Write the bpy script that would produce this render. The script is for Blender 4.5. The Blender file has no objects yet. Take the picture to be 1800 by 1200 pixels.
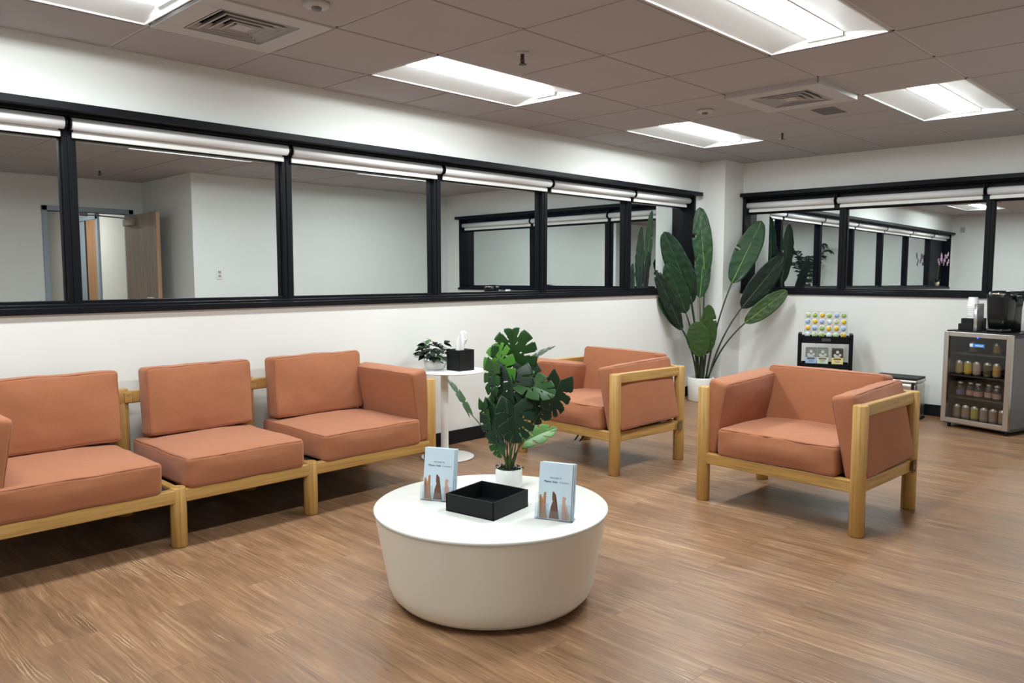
import bpy, bmesh, math, random
from mathutils import Vector, Matrix, noise
random.seed(7)
PI = math.pi
S = bpy.context.scene
C = S.collection
# ---------------------------------------------------------------- camera
YAW, PITCH, ROLL, FPX = 0.7694, -0.0864, 0.0017, 1384.6
EYE = Vector((0, 0, 1.25))      # where the photographer stood
fwd = Vector((math.cos(YAW)*math.cos(PITCH), math.sin(YAW)*math.cos(PITCH), math.sin(PITCH)))
r0 = Vector((math.sin(YAW), -math.cos(YAW), 0)); u0 = r0.cross(fwd)
rgt = math.cos(ROLL)*r0 + math.sin(ROLL)*u0
upv = -math.sin(ROLL)*r0 + math.cos(ROLL)*u0
cam = bpy.data.cameras.new('camera'); cam_o = bpy.data.objects.new('camera', cam); C.objects.link(cam_o)
M = Matrix((rgt, upv, -fwd)).transposed().to_4x4(); M.translation = EYE
cam_o.matrix_world = M
cam.sensor_width = 36; cam.lens = 36*FPX/1800; cam.clip_start = 0.02; cam.clip_end = 60
S.camera = cam_o
# ---------------------------------------------------------------- world (dusk outside the glass), exposure
W = bpy.data.worlds.new('world'); S.world = W; W.use_nodes = True
W.node_tree.nodes['Background'].inputs[0].default_value = (0.010, 0.026, 0.080, 1)
W.node_tree.nodes['Background'].inputs[1].default_value = 1.0
S.view_settings.view_transform = 'Standard'; S.view_settings.look = 'None'
S.view_settings.gamma = 1; S.view_settings.exposure = 0.0; S.view_settings.use_curve_mapping = False
LAMP = 62.0        # strength of every ceiling light's lens
H = 2.372          # ceiling
XG, YG, G = 1.508, 3.792, 0.61   # ceiling grid
YL, XR = 4.285, 7.545            # left wall plane, far right wall plane
YB, XA, YA, XW = 0.20, 3.83, -1.17, -0.85   # wall behind, alcove side, alcove end, west wall

def at(px, py, depth):
    """point of the room seen at a picture position, at a distance along the view"""
    return EYE + (fwd + rgt*((px-900)/FPX) + upv*((600-py)/FPX))*depth

# ---------------------------------------------------------------- materials
def srgb(r, g, b):
    f = lambda c: (c/255/12.92 if c/255 <= .04045 else ((c/255+.055)/1.055)**2.4)
    return (f(r), f(g), f(b), 1)
def mat(name, col, rough=.6, metal=0, spec=.5, **kw):
    m = bpy.data.materials.new(name); m.use_nodes = True
    b = m.node_tree.nodes['Principled BSDF']
    b.inputs['Base Color'].default_value = col; b.inputs['Roughness'].default_value = rough
    b.inputs['Metallic'].default_value = metal; b.inputs['Specular IOR Level'].default_value = spec
    for k, v in kw.items(): b.inputs[k.replace('_', ' ')].default_value = v
    return m
class NT:
    def __init__(s, m): s.t = m.node_tree; s.b = s.t.nodes['Principled BSDF']
    def n(s, ty, **kw):
        o = s.t.nodes.new(ty)
        for k, v in kw.items(): setattr(o, k, v)
        return o
    def l(s, a, b): s.t.links.new(a, b)
    def coord(s, scale=(1,1,1), kind='Object', rot=(0,0,0)):
        tc = s.n('ShaderNodeTexCoord'); mp = s.n('ShaderNodeMapping')
        mp.inputs['Scale'].default_value = scale; mp.inputs['Rotation'].default_value = rot
        s.l(tc.outputs[kind], mp.inputs[0]); return mp.outputs[0]
    def noise(s, v, scale, detail=4, rough=.5, dist=0):
        o = s.n('ShaderNodeTexNoise'); o.inputs['Scale'].default_value = scale
        o.inputs['Detail'].default_value = detail; o.inputs['Roughness'].default_value = rough
        o.inputs['Distortion'].default_value = dist
        if v is not None: s.l(v, o.inputs['Vector'])
        return o.outputs['Fac']
    def ramp(s, f, stops):
        o = s.n('ShaderNodeValToRGB'); e = o.color_ramp.elements
        while len(e) < len(stops): e.new(.5)
        for i, (p, c) in enumerate(stops): e[i].position = p; e[i].color = c
        s.l(f, o.inputs[0]); return o.outputs[0]
    def mix(s, f, a, b, mode='MIX'):
        o = s.n('ShaderNodeMix', data_type='RGBA', blend_type=mode)
        for v, k in ((f, 0), (a, 6), (b, 7)):
            if hasattr(v, 'links'): s.l(v, o.inputs[k])
            else: o.inputs[k].default_value = v
        return o.outputs[2]
    def math(s, op, a, b=0.0):
        o = s.n('ShaderNodeMath', operation=op)
        for v, k in ((a, 0), (b, 1)):
            if hasattr(v, 'links'): s.l(v, o.inputs[k])
            else: o.inputs[k].default_value = v
        return o.outputs[0]
    def bump(s, h, strength=.2, dist=.01):
        o = s.n('ShaderNodeBump'); o.inputs['Strength'].default_value = strength
        o.inputs['Distance'].default_value = dist; s.l(h, o.inputs['Height'])
        s.l(o.outputs[0], s.b.inputs['Normal'])
    def base(s, c): s.l(c, s.b.inputs['Base Color'])

def g(v): return (v, v, v, 1)
M_ = {}
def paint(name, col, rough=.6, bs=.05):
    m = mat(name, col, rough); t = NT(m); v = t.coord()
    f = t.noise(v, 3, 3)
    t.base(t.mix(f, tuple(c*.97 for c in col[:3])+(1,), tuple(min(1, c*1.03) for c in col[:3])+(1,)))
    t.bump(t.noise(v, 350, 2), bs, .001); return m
M_['wall'] = paint('wall_paint', (0.77, 0.775, 0.755, 1), .55)
M_['grey_wall'] = paint('painted_wall_grey', (0.76, 0.77, 0.755, 1), .6)
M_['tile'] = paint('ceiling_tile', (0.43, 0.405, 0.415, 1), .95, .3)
M_['tee'] = mat('ceiling_tee', (0.60, 0.56, 0.55, 1), .6)
M_['fixture'] = mat('white_enamel', (0.78, 0.79, 0.80, 1), .45)
M_['vent'] = mat('vent_enamel', (0.50, 0.48, 0.48, 1), .5)
M_['vent_dark'] = mat('vent_inside', (0.03, 0.03, 0.04, 1), .7)
M_['black'] = mat('black_aluminium', (0.004, 0.0045, 0.007, 1), .45, 0, .16)
M_['baseboard'] = mat('black_vinyl_base', (0.006, 0.006, 0.009, 1), .5, 0, .3)
M_['shade'] = mat('white_shade_fabric', (0.78, 0.78, 0.79, 1), .7)
M_['white'] = mat('white_plastic', (0.80, 0.80, 0.79, 1), .4)
M_['metal_white'] = mat('white_powder_coat', (0.82, 0.82, 0.80, 1), .35)
M_['ceramic'] = mat('white_ceramic', (0.80, 0.80, 0.78, 1), .3)
M_['matte_black'] = mat('matte_black', (0.006, 0.008, 0.0085, 1), .5, 0, .25)
M_['gloss_black'] = mat('gloss_black', (0.008, 0.008, 0.010, 1), .28, 0, .35)
M_['dark_void'] = mat('dark_lining', (0.015, 0.014, 0.014, 1), .8)
M_['steel'] = mat('brushed_steel', (0.56, 0.53, 0.50, 1), .32, 1)
M_['chrome'] = mat('chrome', (0.75, 0.75, 0.76, 1), .12, 1)
M_['fridge_grey'] = mat('grey_cabinet', (0.17, 0.17, 0.175, 1), .45)
M_['frame_blue'] = mat('blue_grey_frame', (0.30, 0.36, 0.43, 1), .5)
M_['soil'] = mat('dark_moss', (0.012, 0.022, 0.008, 1), .9)
M_['paper'] = mat('tissue_paper', (0.86, 0.87, 0.87, 1), .8)
# steel brushing
t = NT(M_['steel']); v = t.coord((400, 400, 3)); t.bump(t.noise(v, 1, 2), .08, .001)
# coffee table lacquer
m = mat('cream_lacquer', (0.86, 0.84, 0.76, 1), .32); M_['table_side'] = m
t = NT(m); f = t.noise(t.coord(), 4, 3); t.base(t.mix(f, (0.85, 0.835, 0.76, 1), (0.89, 0.875, 0.805, 1)))
M_['table_top'] = mat('white_lacquer', (0.76, 0.775, 0.745, 1), .3)
# wood, grain along one axis
def wood(name, axis):
    m = mat(name, srgb(186, 145, 86), .42); t = NT(m)
    sc = [70, 70, 70]; sc[axis] = 2.6
    v = t.coord(tuple(sc)); f1 = t.noise(v, 1, 5, .6, .4)
    sc2 = [9, 9, 9]; sc2[axis] = .9
    f2 = t.noise(t.coord(tuple(sc2)), 1, 3, .5, .8)
    c = t.ramp(f1, [(.30, srgb(122, 84, 38)), (.5, srgb(182, 142, 78)), (.75, srgb(206, 168, 104))])
    c2 = t.mix(.40, c, t.ramp(f2, [(.3, srgb(160, 114, 56)), (.7, srgb(212, 174, 108))]))
    t.base(c2); t.bump(f1, .06, .002)
    return m
for i, a in enumerate('xyz'): M_['wood_'+a] = wood('oak_grain_'+a, i)
m = mat('tan_door_veneer', srgb(172, 132, 98), .5); M_['veneer'] = m
t = NT(m); f = t.noise(t.coord((30, 30, 2)), 1, 4); t.base(t.ramp(f, [(.3, srgb(150, 112, 82)), (.7, srgb(182, 142, 108))]))
m = mat('taupe_door_face', srgb(142, 126, 112), .5); M_['door_face'] = m
t = NT(m); f = t.noise(t.coord((30, 30, 2)), 1, 4); t.base(t.ramp(f, [(.3, srgb(136, 119, 105)), (.7, srgb(158, 142, 128))]))
# terracotta upholstery
m = mat('terracotta_fabric', srgb(182, 112, 86), .85, 0, .25); M_['fabric'] = m
t = NT(m); v = t.coord((1, 1, 1)); f1 = t.noise(v, 5, 3); f2 = t.noise(t.coord((900, 900, 900)), 1, 2); f3 = t.noise(t.coord((140, 60, 400)), 1, 3)
c = t.mix(f1, srgb(155, 95, 65), srgb(166, 106, 75)); c = t.mix(t.math('MULTIPLY', f3, .35), c, srgb(182, 125, 92))
t.base(c); t.bump(t.math('ADD', f2, t.math('MULTIPLY', t.noise(v, 18, 3), 6)), .22, .0012)
t.b.inputs['Sheen Weight'].default_value = .15
M_['piping'] = mat('terracotta_piping', srgb(148, 92, 70), .85)
# greens
def leaf_mat(name, c1, c2, rough=.42, sc=6):
    m = mat(name, c1, rough, 0, .36); t = NT(m); f = t.noise(t.coord(), sc, 4)
    t.base(t.mix(f, c1, c2)); t.bump(t.noise(t.coord((14, 14, 14)), 3, 3), .15, .003); return m
M_['leaf_dark'] = leaf_mat('leaf_dark_green', (0.005, 0.022, 0.009, 1), (0.010, 0.038, 0.014, 1))
M_['leaf_mid'] = leaf_mat('leaf_mid_green', (0.012, 0.056, 0.011, 1), (0.025, 0.098, 0.016, 1))
M_['leaf_light'] = leaf_mat('leaf_fresh_green', (0.055, 0.20, 0.020, 1), (0.10, 0.30, 0.035, 1))
M_['leaf_olive'] = leaf_mat('leaf_olive_green', (0.018, 0.046, 0.008, 1), (0.034, 0.075, 0.012, 1))
M_['leaf_paddle'] = leaf_mat('leaf_paddle_green', (0.007, 0.034, 0.011, 1), (0.015, 0.060, 0.016, 1))
M_['leaf_black'] = leaf_mat('leaf_blackish_green', (0.003, 0.010, 0.006, 1), (0.006, 0.020, 0.010, 1))
M_['rib'] = mat('leaf_rib', (0.16, 0.28, 0.06, 1), .5)
M_['rib_dark'] = mat('leaf_rib_dark', (0.035, 0.075, 0.03, 1), .5)
M_['stem'] = mat('plant_stem', (0.075, 0.115, 0.030, 1), .5)
M_['stem_dark'] = mat('plant_stem_dark', (0.014, 0.030, 0.012, 1), .5)
M_['petal'] = mat('orchid_petal', (0.72, 0.48, 0.68, 1), .5)
M_['petal_heart'] = mat('orchid_heart', (0.42, 0.07, 0.22, 1), .5)
# floor planks (run along y)
m = mat('wood_plank_floor', srgb(150, 112, 88), .36, 0, .42); M_['floor'] = m
t = NT(m)
br = t.n('ShaderNodeTexBrick'); br.offset = .37; br.inputs['Scale'].default_value = 1
br.inputs['Brick Width'].default_value = 1.22; br.inputs['Row Height'].default_value = .182
br.inputs['Mortar Size'].default_value = .0016; br.inputs['Mortar Smooth'].default_value = .3
br.inputs['Color1'].default_value = g(0.0); br.inputs['Color2'].default_value = g(1.0); br.inputs['Mortar'].default_value = g(.5)
vb = t.coord((1, 1, 1), rot=(0, 0, PI/2)); t.l(vb, br.inputs['Vector'])
# each plank gets its own offset into the grain
sep = t.n('ShaderNodeSeparateColor'); t.l(br.outputs['Color'], sep.inputs[0]); pid = sep.outputs[0]
tc = t.n('ShaderNodeTexCoord')
warp = t.n('ShaderNodeMapping'); warp.inputs['Scale'].default_value = (3.0, 1.6, 1); t.l(tc.outputs['Object'], warp.inputs[0])
wn = t.noise(warp.outputs[0], 1, 3, .55)
comb = t.n('ShaderNodeCombineXYZ'); t.l(t.math('ADD', t.math('MULTIPLY', pid, 7.3), t.math('MULTIPLY', wn, .05)), comb.inputs[0]); t.l(t.math('MULTIPLY', pid, 3.1), comb.inputs[1])
va = t.n('ShaderNodeVectorMath', operation='ADD'); t.l(tc.outputs['Object'], va.inputs[0]); t.l(comb.outputs[0], va.inputs[1])
def mp(sc):
    o = t.n('ShaderNodeMapping'); o.inputs['Scale'].default_value = sc; t.l(va.outputs[0], o.inputs[0]); return o.outputs[0]
fine = t.noise(mp((120, 7.0, 1)), 1, 6, .65, .8)
streak = t.noise(mp((34, 1.9, 1)), 1, 6, .62, 1.0)
broad = t.noise(mp((6.0, 1.0, 1)), 1, 4, .55, 1.2)
mott = t.noise(mp((14, 5.0, 1)), 1, 6, .7, .8)
wv = t.n('ShaderNodeTexWave', wave_type='RINGS', rings_direction='Y'); wv.inputs['Scale'].default_value = 1.0
wv.inputs['Distortion'].default_value = 7.0; wv.inputs['Detail'].default_value = 4; wv.inputs['Detail Scale'].default_value = 1.6
t.l(mp((27, 3.6, 1)), wv.inputs['Vector'])
mask = t.ramp(t.noise(mp((6.5, 2.0, 1)), 1, 3, .5, .5), [(.585, g(0)), (.68, g(1))])
c = t.ramp(streak, [(.27, srgb(108, 78, 54)), (.44, srgb(138, 104, 76)), (.57, srgb(153, 118, 88)), (.74, srgb(182, 149, 114))])
c = t.mix(t.ramp(broad, [(.35, g(0)), (.65, g(.6))]), c, srgb(124, 92, 70))
c = t.mix(.55, c, t.ramp(mott, [(.25, g(.72)), (.5, g(1.0)), (.75, g(1.18))]), 'MULTIPLY')
dk = t.ramp(fine, [(.28, g(.42)), (.42, g(.90)), (.60, g(1.08))])
c = t.mix(.7, c, dk, 'MULTIPLY')
ring = t.ramp(wv.outputs['Fac'], [(.82, g(0)), (.93, g(1))])
c = t.mix(t.math('MULTIPLY', t.math('MULTIPLY', ring, mask), .5), c, srgb(214, 186, 152))
ringd = t.ramp(wv.outputs['Fac'], [(.05, g(1)), (.22, g(0))])
c = t.mix(t.math('MULTIPLY', t.math('MULTIPLY', ringd, mask), .4), c, srgb(92, 64, 46))
tint = t.ramp(pid, [(0, (.86, .85, .84, 1)), (.5, (1.0, .985, .97, 1)), (1, (1.10, 1.09, 1.08, 1))]); c = t.mix(1.0, c, tint, 'MULTIPLY')
c = t.mix(t.math('MULTIPLY', br.outputs['Fac'], .35), c, srgb(80, 58, 44))
t.base(c); t.bump(fine, .15, .002)
t.l(t.ramp(mott, [(.2, g(.30)), (.8, g(.46))]), t.b.inputs['Roughness'])
# window glass at night: dark outside, so it mirrors the room
def glass(name, refl, tint, tr):
    m = bpy.data.materials.new(name); m.use_nodes = True; nt = m.node_tree
    nt.nodes.remove(nt.nodes['Principled BSDF']); out = nt.nodes['Material Output']
    a = nt.nodes.new('ShaderNodeBsdfGlossy'); a.inputs['Roughness'].default_value = 0.0; a.inputs['Color'].default_value = tint
    b = nt.nodes.new('ShaderNodeBsdfTransparent'); b.inputs['Color'].default_value = tr
    mx = nt.nodes.new('ShaderNodeMixShader'); mx.inputs[0].default_value = refl
    nt.links.new(b.outputs[0], mx.inputs[1]); nt.links.new(a.outputs[0], mx.inputs[2]); nt.links.new(mx.outputs[0], out.inputs[0])
    return m
M_['pane'] = glass('window_glass', .81, (0.92, 0.97, 0.965, 1), (0.55, 0.6, 0.65, 1))
M_['fridge_glass'] = glass('smoked_glass', .035, (1, 1, 1, 1), (0.80, 0.78, 0.76, 1))
M_['acrylic'] = glass('clear_acrylic', .07, (1, 1, 1, 1), (0.95, 0.96, 0.97, 1))
M_['tank'] = glass('clear_tank', .12, (1, 1, 1, 1), (0.62, 0.64, 0.66, 1))
def emit(name, col, s):
    m = bpy.data.materials.new(name); m.use_nodes = True; nt = m.node_tree
    nt.nodes.remove(nt.nodes['Principled BSDF']); e = nt.nodes.new('ShaderNodeEmission')
    e.inputs[0].default_value = col; e.inputs[1].default_value = s
    nt.links.new(e.outputs[0], nt.nodes['Material Output'].inputs[0]); return m
M_['lens'] = emit('lit_lens', (0.93, 1.0, 0.995, 1), LAMP)
M_['led'] = emit('blue_led', (0.05, 0.1, 1, 1), 3)

# ---------------------------------------------------------------- mesh helpers
def xf(bm, vs, mtx): bmesh.ops.transform(bm, matrix=mtx, verts=vs)
def box(bm, lo, hi, mtx=None, mi=0):
    lo, hi = Vector(lo), Vector(hi)
    r = bmesh.ops.create_cube(bm, size=1)['verts']
    xf(bm, r, Matrix.Translation((lo+hi)/2) @ Matrix.Diagonal((*(hi-lo), 1)))
    if mtx: xf(bm, r, mtx)
    if mi:
        for f in {f for v in r for f in v.link_faces}: f.material_index = mi
    return r
def cyl(bm, c, r, z0, z1, n=24, r2=None):
    v = bmesh.ops.create_cone(bm, cap_ends=True, segments=n, radius1=r, radius2=r if r2 is None else r2, depth=z1-z0)['verts']
    xf(bm, v, Matrix.Translation((c[0], c[1], (z0+z1)/2))); return v
def rod(bm, a, b, r, n=10, r2=None):
    a, b = Vector(a), Vector(b); d = b-a
    v = bmesh.ops.create_cone(bm, cap_ends=True, segments=n, radius1=r, radius2=r if r2 is None else r2, depth=d.length)['verts']
    xf(bm, v, Matrix.Translation((a+b)/2) @ d.to_track_quat('Z', 'Y').to_matrix().to_4x4()); return v
def lathe(bm, prof, n=48, c=(0, 0, 0), cap=True, mi=None):
    rings = []
    for (r, z) in prof:
        rings.append([bm.verts.new((c[0]+r*math.cos(2*PI*i/n), c[1]+r*math.sin(2*PI*i/n), c[2]+z)) for i in range(n)])
    for k in range(len(rings)-1):
        for i in range(n):
            f = bm.faces.new((rings[k][i], rings[k][(i+1) % n], rings[k+1][(i+1) % n], rings[k+1][i])); f.smooth = True
    if cap:
        bm.faces.new(list(reversed(rings[0]))); bm.faces.new(rings[-1])
    return rings
def tube(bm, pts, rads, n=8, closed=False):
    pts = [Vector(p) for p in pts]; m = len(pts)
    if not hasattr(rads, '__len__'): rads = [rads]*m
    rings = []; prev = None
    for i, p in enumerate(pts):
        if closed: d = (pts[(i+1) % m]-pts[i-1]).normalized()
        else: d = (pts[min(i+1, m-1)]-pts[max(i-1, 0)]).normalized()
        if prev is None:
            a = Vector((0, 0, 1)) if abs(d.z) < .9 else Vector((1, 0, 0)); prev = d.cross(a).normalized()
        s = (prev - d*prev.dot(d)).normalized(); prev = s; q = d.cross(s)
        rings.append([bm.verts.new(p+(s*math.cos(2*PI*k/n)+q*math.sin(2*PI*k/n))*rads[i]) for k in range(n)])
    for i in range(m if closed else m-1):
        a, b = rings[i], rings[(i+1) % m]
        for k in range(n):
            f = bm.faces.new((a[k], a[(k+1) % n], b[(k+1) % n], b[k])); f.smooth = True
    if not closed:
        bm.faces.new(list(reversed(rings[0]))); bm.faces.new(rings[-1])
def poly(bm, pts): return bm.faces.new([bm.verts.new(p) for p in pts])
def bez(a, b, c, n=12):
    a, b, c = Vector(a), Vector(b), Vector(c)
    return [a*(1-t)**2+b*2*t*(1-t)+c*t*t for t in [i/n for i in range(n+1)]]
def obj(name, bm, m, parent=None, bevel=0, smooth=False, loc=None, rot=None, seg=2):
    bmesh.ops.recalc_face_normals(bm, faces=bm.faces)
    me = bpy.data.meshes.new(name); bm.to_mesh(me); bm.free()
    for x in (m if isinstance(m, (list, tuple)) else [m]): me.materials.append(x)
    if smooth:
        for p in me.polygons: p.use_smooth = True
    o = bpy.data.objects.new(name, me); C.objects.link(o); o.parent = parent
    if loc is not None: o.location = loc
    if rot is not None: o.rotation_euler = rot
    if bevel:
        b = o.modifiers.new('bevel', 'BEVEL'); b.width = bevel; b.segments = seg; b.limit_method = 'ANGLE'; b.angle_limit = math.radians(40)
        b.harden_normals = False
    return o
def thing(name, label, cat, loc=(0, 0, 0), rz=0, group=None):
    o = bpy.data.objects.new(name, None); C.objects.link(o); o.location = loc; o.rotation_euler = (0, 0, rz)
    o.empty_display_size = .1
    return tag(o, label, cat, group)
def tag(o, label, cat, group=None):
    o['label'] = label; o['category'] = cat
    if group: o['group'] = group
    return o
def struct(o): o['kind'] = 'structure'; return o
def sgroup(name):
    o = bpy.data.objects.new(name, None); C.objects.link(o); o.empty_display_size = .1; return struct(o)
def new(): return bmesh.new()
def copy_tree(o, parent=None):
    c = o.copy(); C.objects.link(c); c.parent = parent
    for ch in [x for x in bpy.data.objects if x.parent == o]: copy_tree(ch, c)
    return c
def text_bm(s, size, bold=0, font=None):
    cu = bpy.data.curves.new('t', 'FONT'); cu.body = s; cu.size = size; cu.align_x = 'CENTER'; cu.align_y = 'CENTER'; cu.offset = bold
    cu.resolution_u = 3
    o = bpy.data.objects.new('t', cu); me = bpy.data.meshes.new_from_object(o)
    bm = new(); bm.from_mesh(me)
    bpy.data.objects.remove(o); bpy.data.meshes.remove(me); bpy.data.curves.remove(cu)
    return bm

# ---------------------------------------------------------------- room shell
bm = new(); box(bm, (XW-.3, -7.2, -.12), (XR+.3, YL+.3, 0)); struct(obj('floor', bm, M_['floor']))
# left wall with its long window opening
ZB, ZT = 1.060, 2.050
WX0, WX1 = -0.80, 7.085
bm = new()
box(bm, (XW-.2, YL, 0), (XR+.2, YL+.2, ZB)); box(bm, (XW-.2, YL, ZT), (XR+.2, YL+.2, H+.3))
box(bm, (XW-.2, YL, ZB), (WX0, YL+.2, ZT)); box(bm, (WX1, YL, ZB), (XR+.2, YL+.2, ZT))
struct(obj('wall_left', bm, M_['wall']))
# far right wall
RY0, RY1 = 0.46, 3.995
bm = new()
box(bm, (XR, YB-.2, 0), (XR+.2, YL, ZB)); box(bm, (XR, YB-.2, ZT), (XR+.2, YL, H+.3))
box(bm, (XR, RY1, ZB), (XR+.2, YL, ZT)); box(bm, (XR, YB-.2, ZB), (XR+.2, RY0, ZT))
struct(obj('wall_right', bm, M_['wall']))
bm = new(); box(bm, (7.17, 4.0, 0), (XR, YL, H+.1)); struct(obj('wall_corner', bm, M_['wall']))
bm = new(); box(bm, (XA, YB-.15, 0), (XR, YB, H+.3)); struct(obj('wall_behind', bm, M_['grey_wall']))
bm = new(); box(bm, (XA, -6.4, 0), (XA+.15, YB-.15, H+.3))
wa = struct(obj('wall_alcove_side', bm, M_['grey_wall']))
DX0, DX1, DZ = 2.785, 3.66, 1.985
bm = new(); box(bm, (XW, YA-.12, 0), (DX0, YA, H+.3)); box(bm, (DX1, YA-.12, 0), (XA, YA, H+.3)); box(bm, (DX0, YA-.12, DZ), (DX1, YA, H+.3))
struct(obj('wall_alcove_end', bm, M_['grey_wall']))
bm = new(); box(bm, (XW-.15, YA-.12, 0), (XW, YL, H+.3)); struct(obj('wall_west', bm, M_['grey_wall']))
bm = new(); box(bm, (2.3, -6.5, 0), (XA, -6.4, H+.3)); box(bm, (2.2, -6.5, 0), (2.3, YA-.12, H+.3)); struct(obj('wall_hallway', bm, M_['wall']))

# baseboards
def bboard(name, lo, hi):
    bm = new(); box(bm, lo, hi); struct(obj(name, bm, M_['baseboard'], bevel=.003))
bboard('baseboard_left', (XW, YL-.012, 0), (7.17, YL, .10))
bm = new(); box(bm, (7.158, 3.988, 0), (7.17, YL-.012, .10)); box(bm, (7.17, 3.988, 0), (XR, 4.0, .10)); struct(obj('baseboard_corner', bm, M_['baseboard'], bevel=.003))
bboard('baseboard_right', (XR-.012, YB, 0), (XR, 3.988, .10))
bboard('baseboard_behind', (XA, YB, 0), (XR-.012, YB+.012, .10))

# ---------------------------------------------------------------- ceiling: tees and hanging tiles
lights = [(-2, 0), (2, 0), (6, 0), (-2, 3), (2, 3), (6, 3)]       # (u, v) of the 2 x 1 troffers
vents = [(0, 0), (5, 2)]
holes = set()
for (u, v) in lights: holes |= {(u, v), (u+1, v)}
for c_ in vents: holes.add(c_)
bm = new()
for u in range(-4, 10):
    for v in range(-1, 9):
        if (u, v) in holes: continue
        x0, x1 = max(XG+u*G, XW), min(XG+(u+1)*G, XR); y1, y0 = min(YG-v*G, YL), max(YG-(v+1)*G, YA)
        if x0 >= XA-.25: y0 = max(y0, YB)
        if x1-x0 < .03 or y1-y0 < .03: continue
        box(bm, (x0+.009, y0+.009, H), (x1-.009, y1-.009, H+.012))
for u in range(-4, 11):
    for v in range(-1, 9):      # one tee along each cell edge, none across a fixture
        x0, x1 = max(XG+u*G, XW), min(XG+(u+1)*G, XR); y1, y0 = min(YG-v*G, YL), max(YG-(v+1)*G, YA)
        if x0 >= XA-.25: y0 = max(y0, YB)
        if x1-x0 < .03 or y1-y0 < .03: continue
        if not ((u, v) in holes and (u-1, v) in holes) and XG+u*G > XW: box(bm, (x0-.012, y0-.012 if y0 > YB+.1 else y0, H+.006), (x0+.012, min(y1+.012, YL), H+.03), mi=1)
        box(bm, (x0, y1-.012, H+.0065), (x1, y1+(.012 if v >= 0 else 0), H+.03), mi=1)
box(bm, (XW, YA, H+.14), (XR, YL, H+.2))
box(bm, (2.3, -6.4, H), (XA, YA-.12, H+.03))
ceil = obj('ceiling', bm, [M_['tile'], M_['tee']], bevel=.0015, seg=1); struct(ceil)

def troffer(u, v, label):
    x0, x1, y1, y0 = XG+u*G, XG+(u+2)*G, YG-v*G, YG-(v+1)*G
    cx, cy = (x0+x1)/2, (y0+y1)/2
    r = thing('ceiling_light', label, 'ceiling light', (cx, cy, H), 0, 'recessed strip lights in the ceiling')
    L2, W2 = G-.012, G/2-.012
    bm = new()   # outer rim
    for (a, b) in (((-L2, -W2), (L2, -W2+.008)), ((-L2, W2-.008), (L2, W2)), ((-L2, -W2), (-L2+.008, W2)), ((L2-.008, -W2), (L2, W2))):
        box(bm, (a[0], a[1], .0), (b[0], b[1], .012))
    obj('rim', bm, M_['fixture'], r)
    bm = new()   # curved reflector wings and sloping ends
    for s in (-1, 1):
        prof = [(W2-.006, .006), (W2-.05, .014), (W2-.10, .024), (.13, .031), (.088, .036)]
        for k in range(len(prof)-1):
            (a, za), (b, zb) = prof[k], prof[k+1]
            poly(bm, [(-L2, s*a, za), (L2, s*a, za), (L2, s*b, zb), (-L2, s*b, zb)]).smooth = True
        poly(bm, [(s*L2, -W2, .006), (s*L2, W2, .006), (s*(L2-.035), W2-.04, .040), (s*(L2-.035), -W2+.04, .040)])
    bmesh.ops.remove_doubles(bm, verts=bm.verts, dist=1e-4)
    box(bm, (-L2, -W2, .09), (L2, W2, .10))
    obj('reflector', bm, M_['fixture'], r)
    bm = new(); n = 8; ra = []
    for e in (-1, 1):
        ra.append([bm.verts.new((e*(L2-.038), -.086+.172*k/n, .036-.016*math.sin(PI*k/n))) for k in range(n+1)])
    for k in range(n): f = bm.faces.new((ra[0][k], ra[0][k+1], ra[1][k+1], ra[1][k])); f.smooth = True
    obj('lens', bm, M_['lens'], r)
    bm = new()
    for sd in (-1, 1): box(bm, (-L2+.038, sd*.087-.0015, .034), (L2-.038, sd*.087+.0015, .075)); box(bm, (sd*(L2-.037)-.0015, -.087, .020), (sd*(L2-.037)+.0015, .087, .075))
    obj('lens_housing', bm, M_['fixture'], r)
    return r
tl = ['recessed strip light cut by the top left corner of the view', 'recessed strip light above the side table by the long window wall',
      'farthest recessed strip light, near the corner with the tall plant', 'recessed strip light over the west end of the room',
      'large recessed strip light at the top right of the view, nearest the camera', 'recessed strip light near the far right windows above the bin and fridge']
for (u, v), lb in zip(lights, tl): troffer(u, v, lb)
hl = troffer(2, 3, 'strip light in the hallway beyond the open door'); hl.location = (3.00, -2.9, H-.1)
M_['lens_hall'] = emit('hall_lens', (1.0, .97, .88, 1), LAMP*.75)
for q in hl.children:
    if q.name.startswith('lens') and len(q.data.materials) and q.data.materials[0] == M_['lens']: q.data.materials[0] = M_['lens_hall']; hl.rotation_euler = (0, 0, PI/2)
del hl['group']

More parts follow.
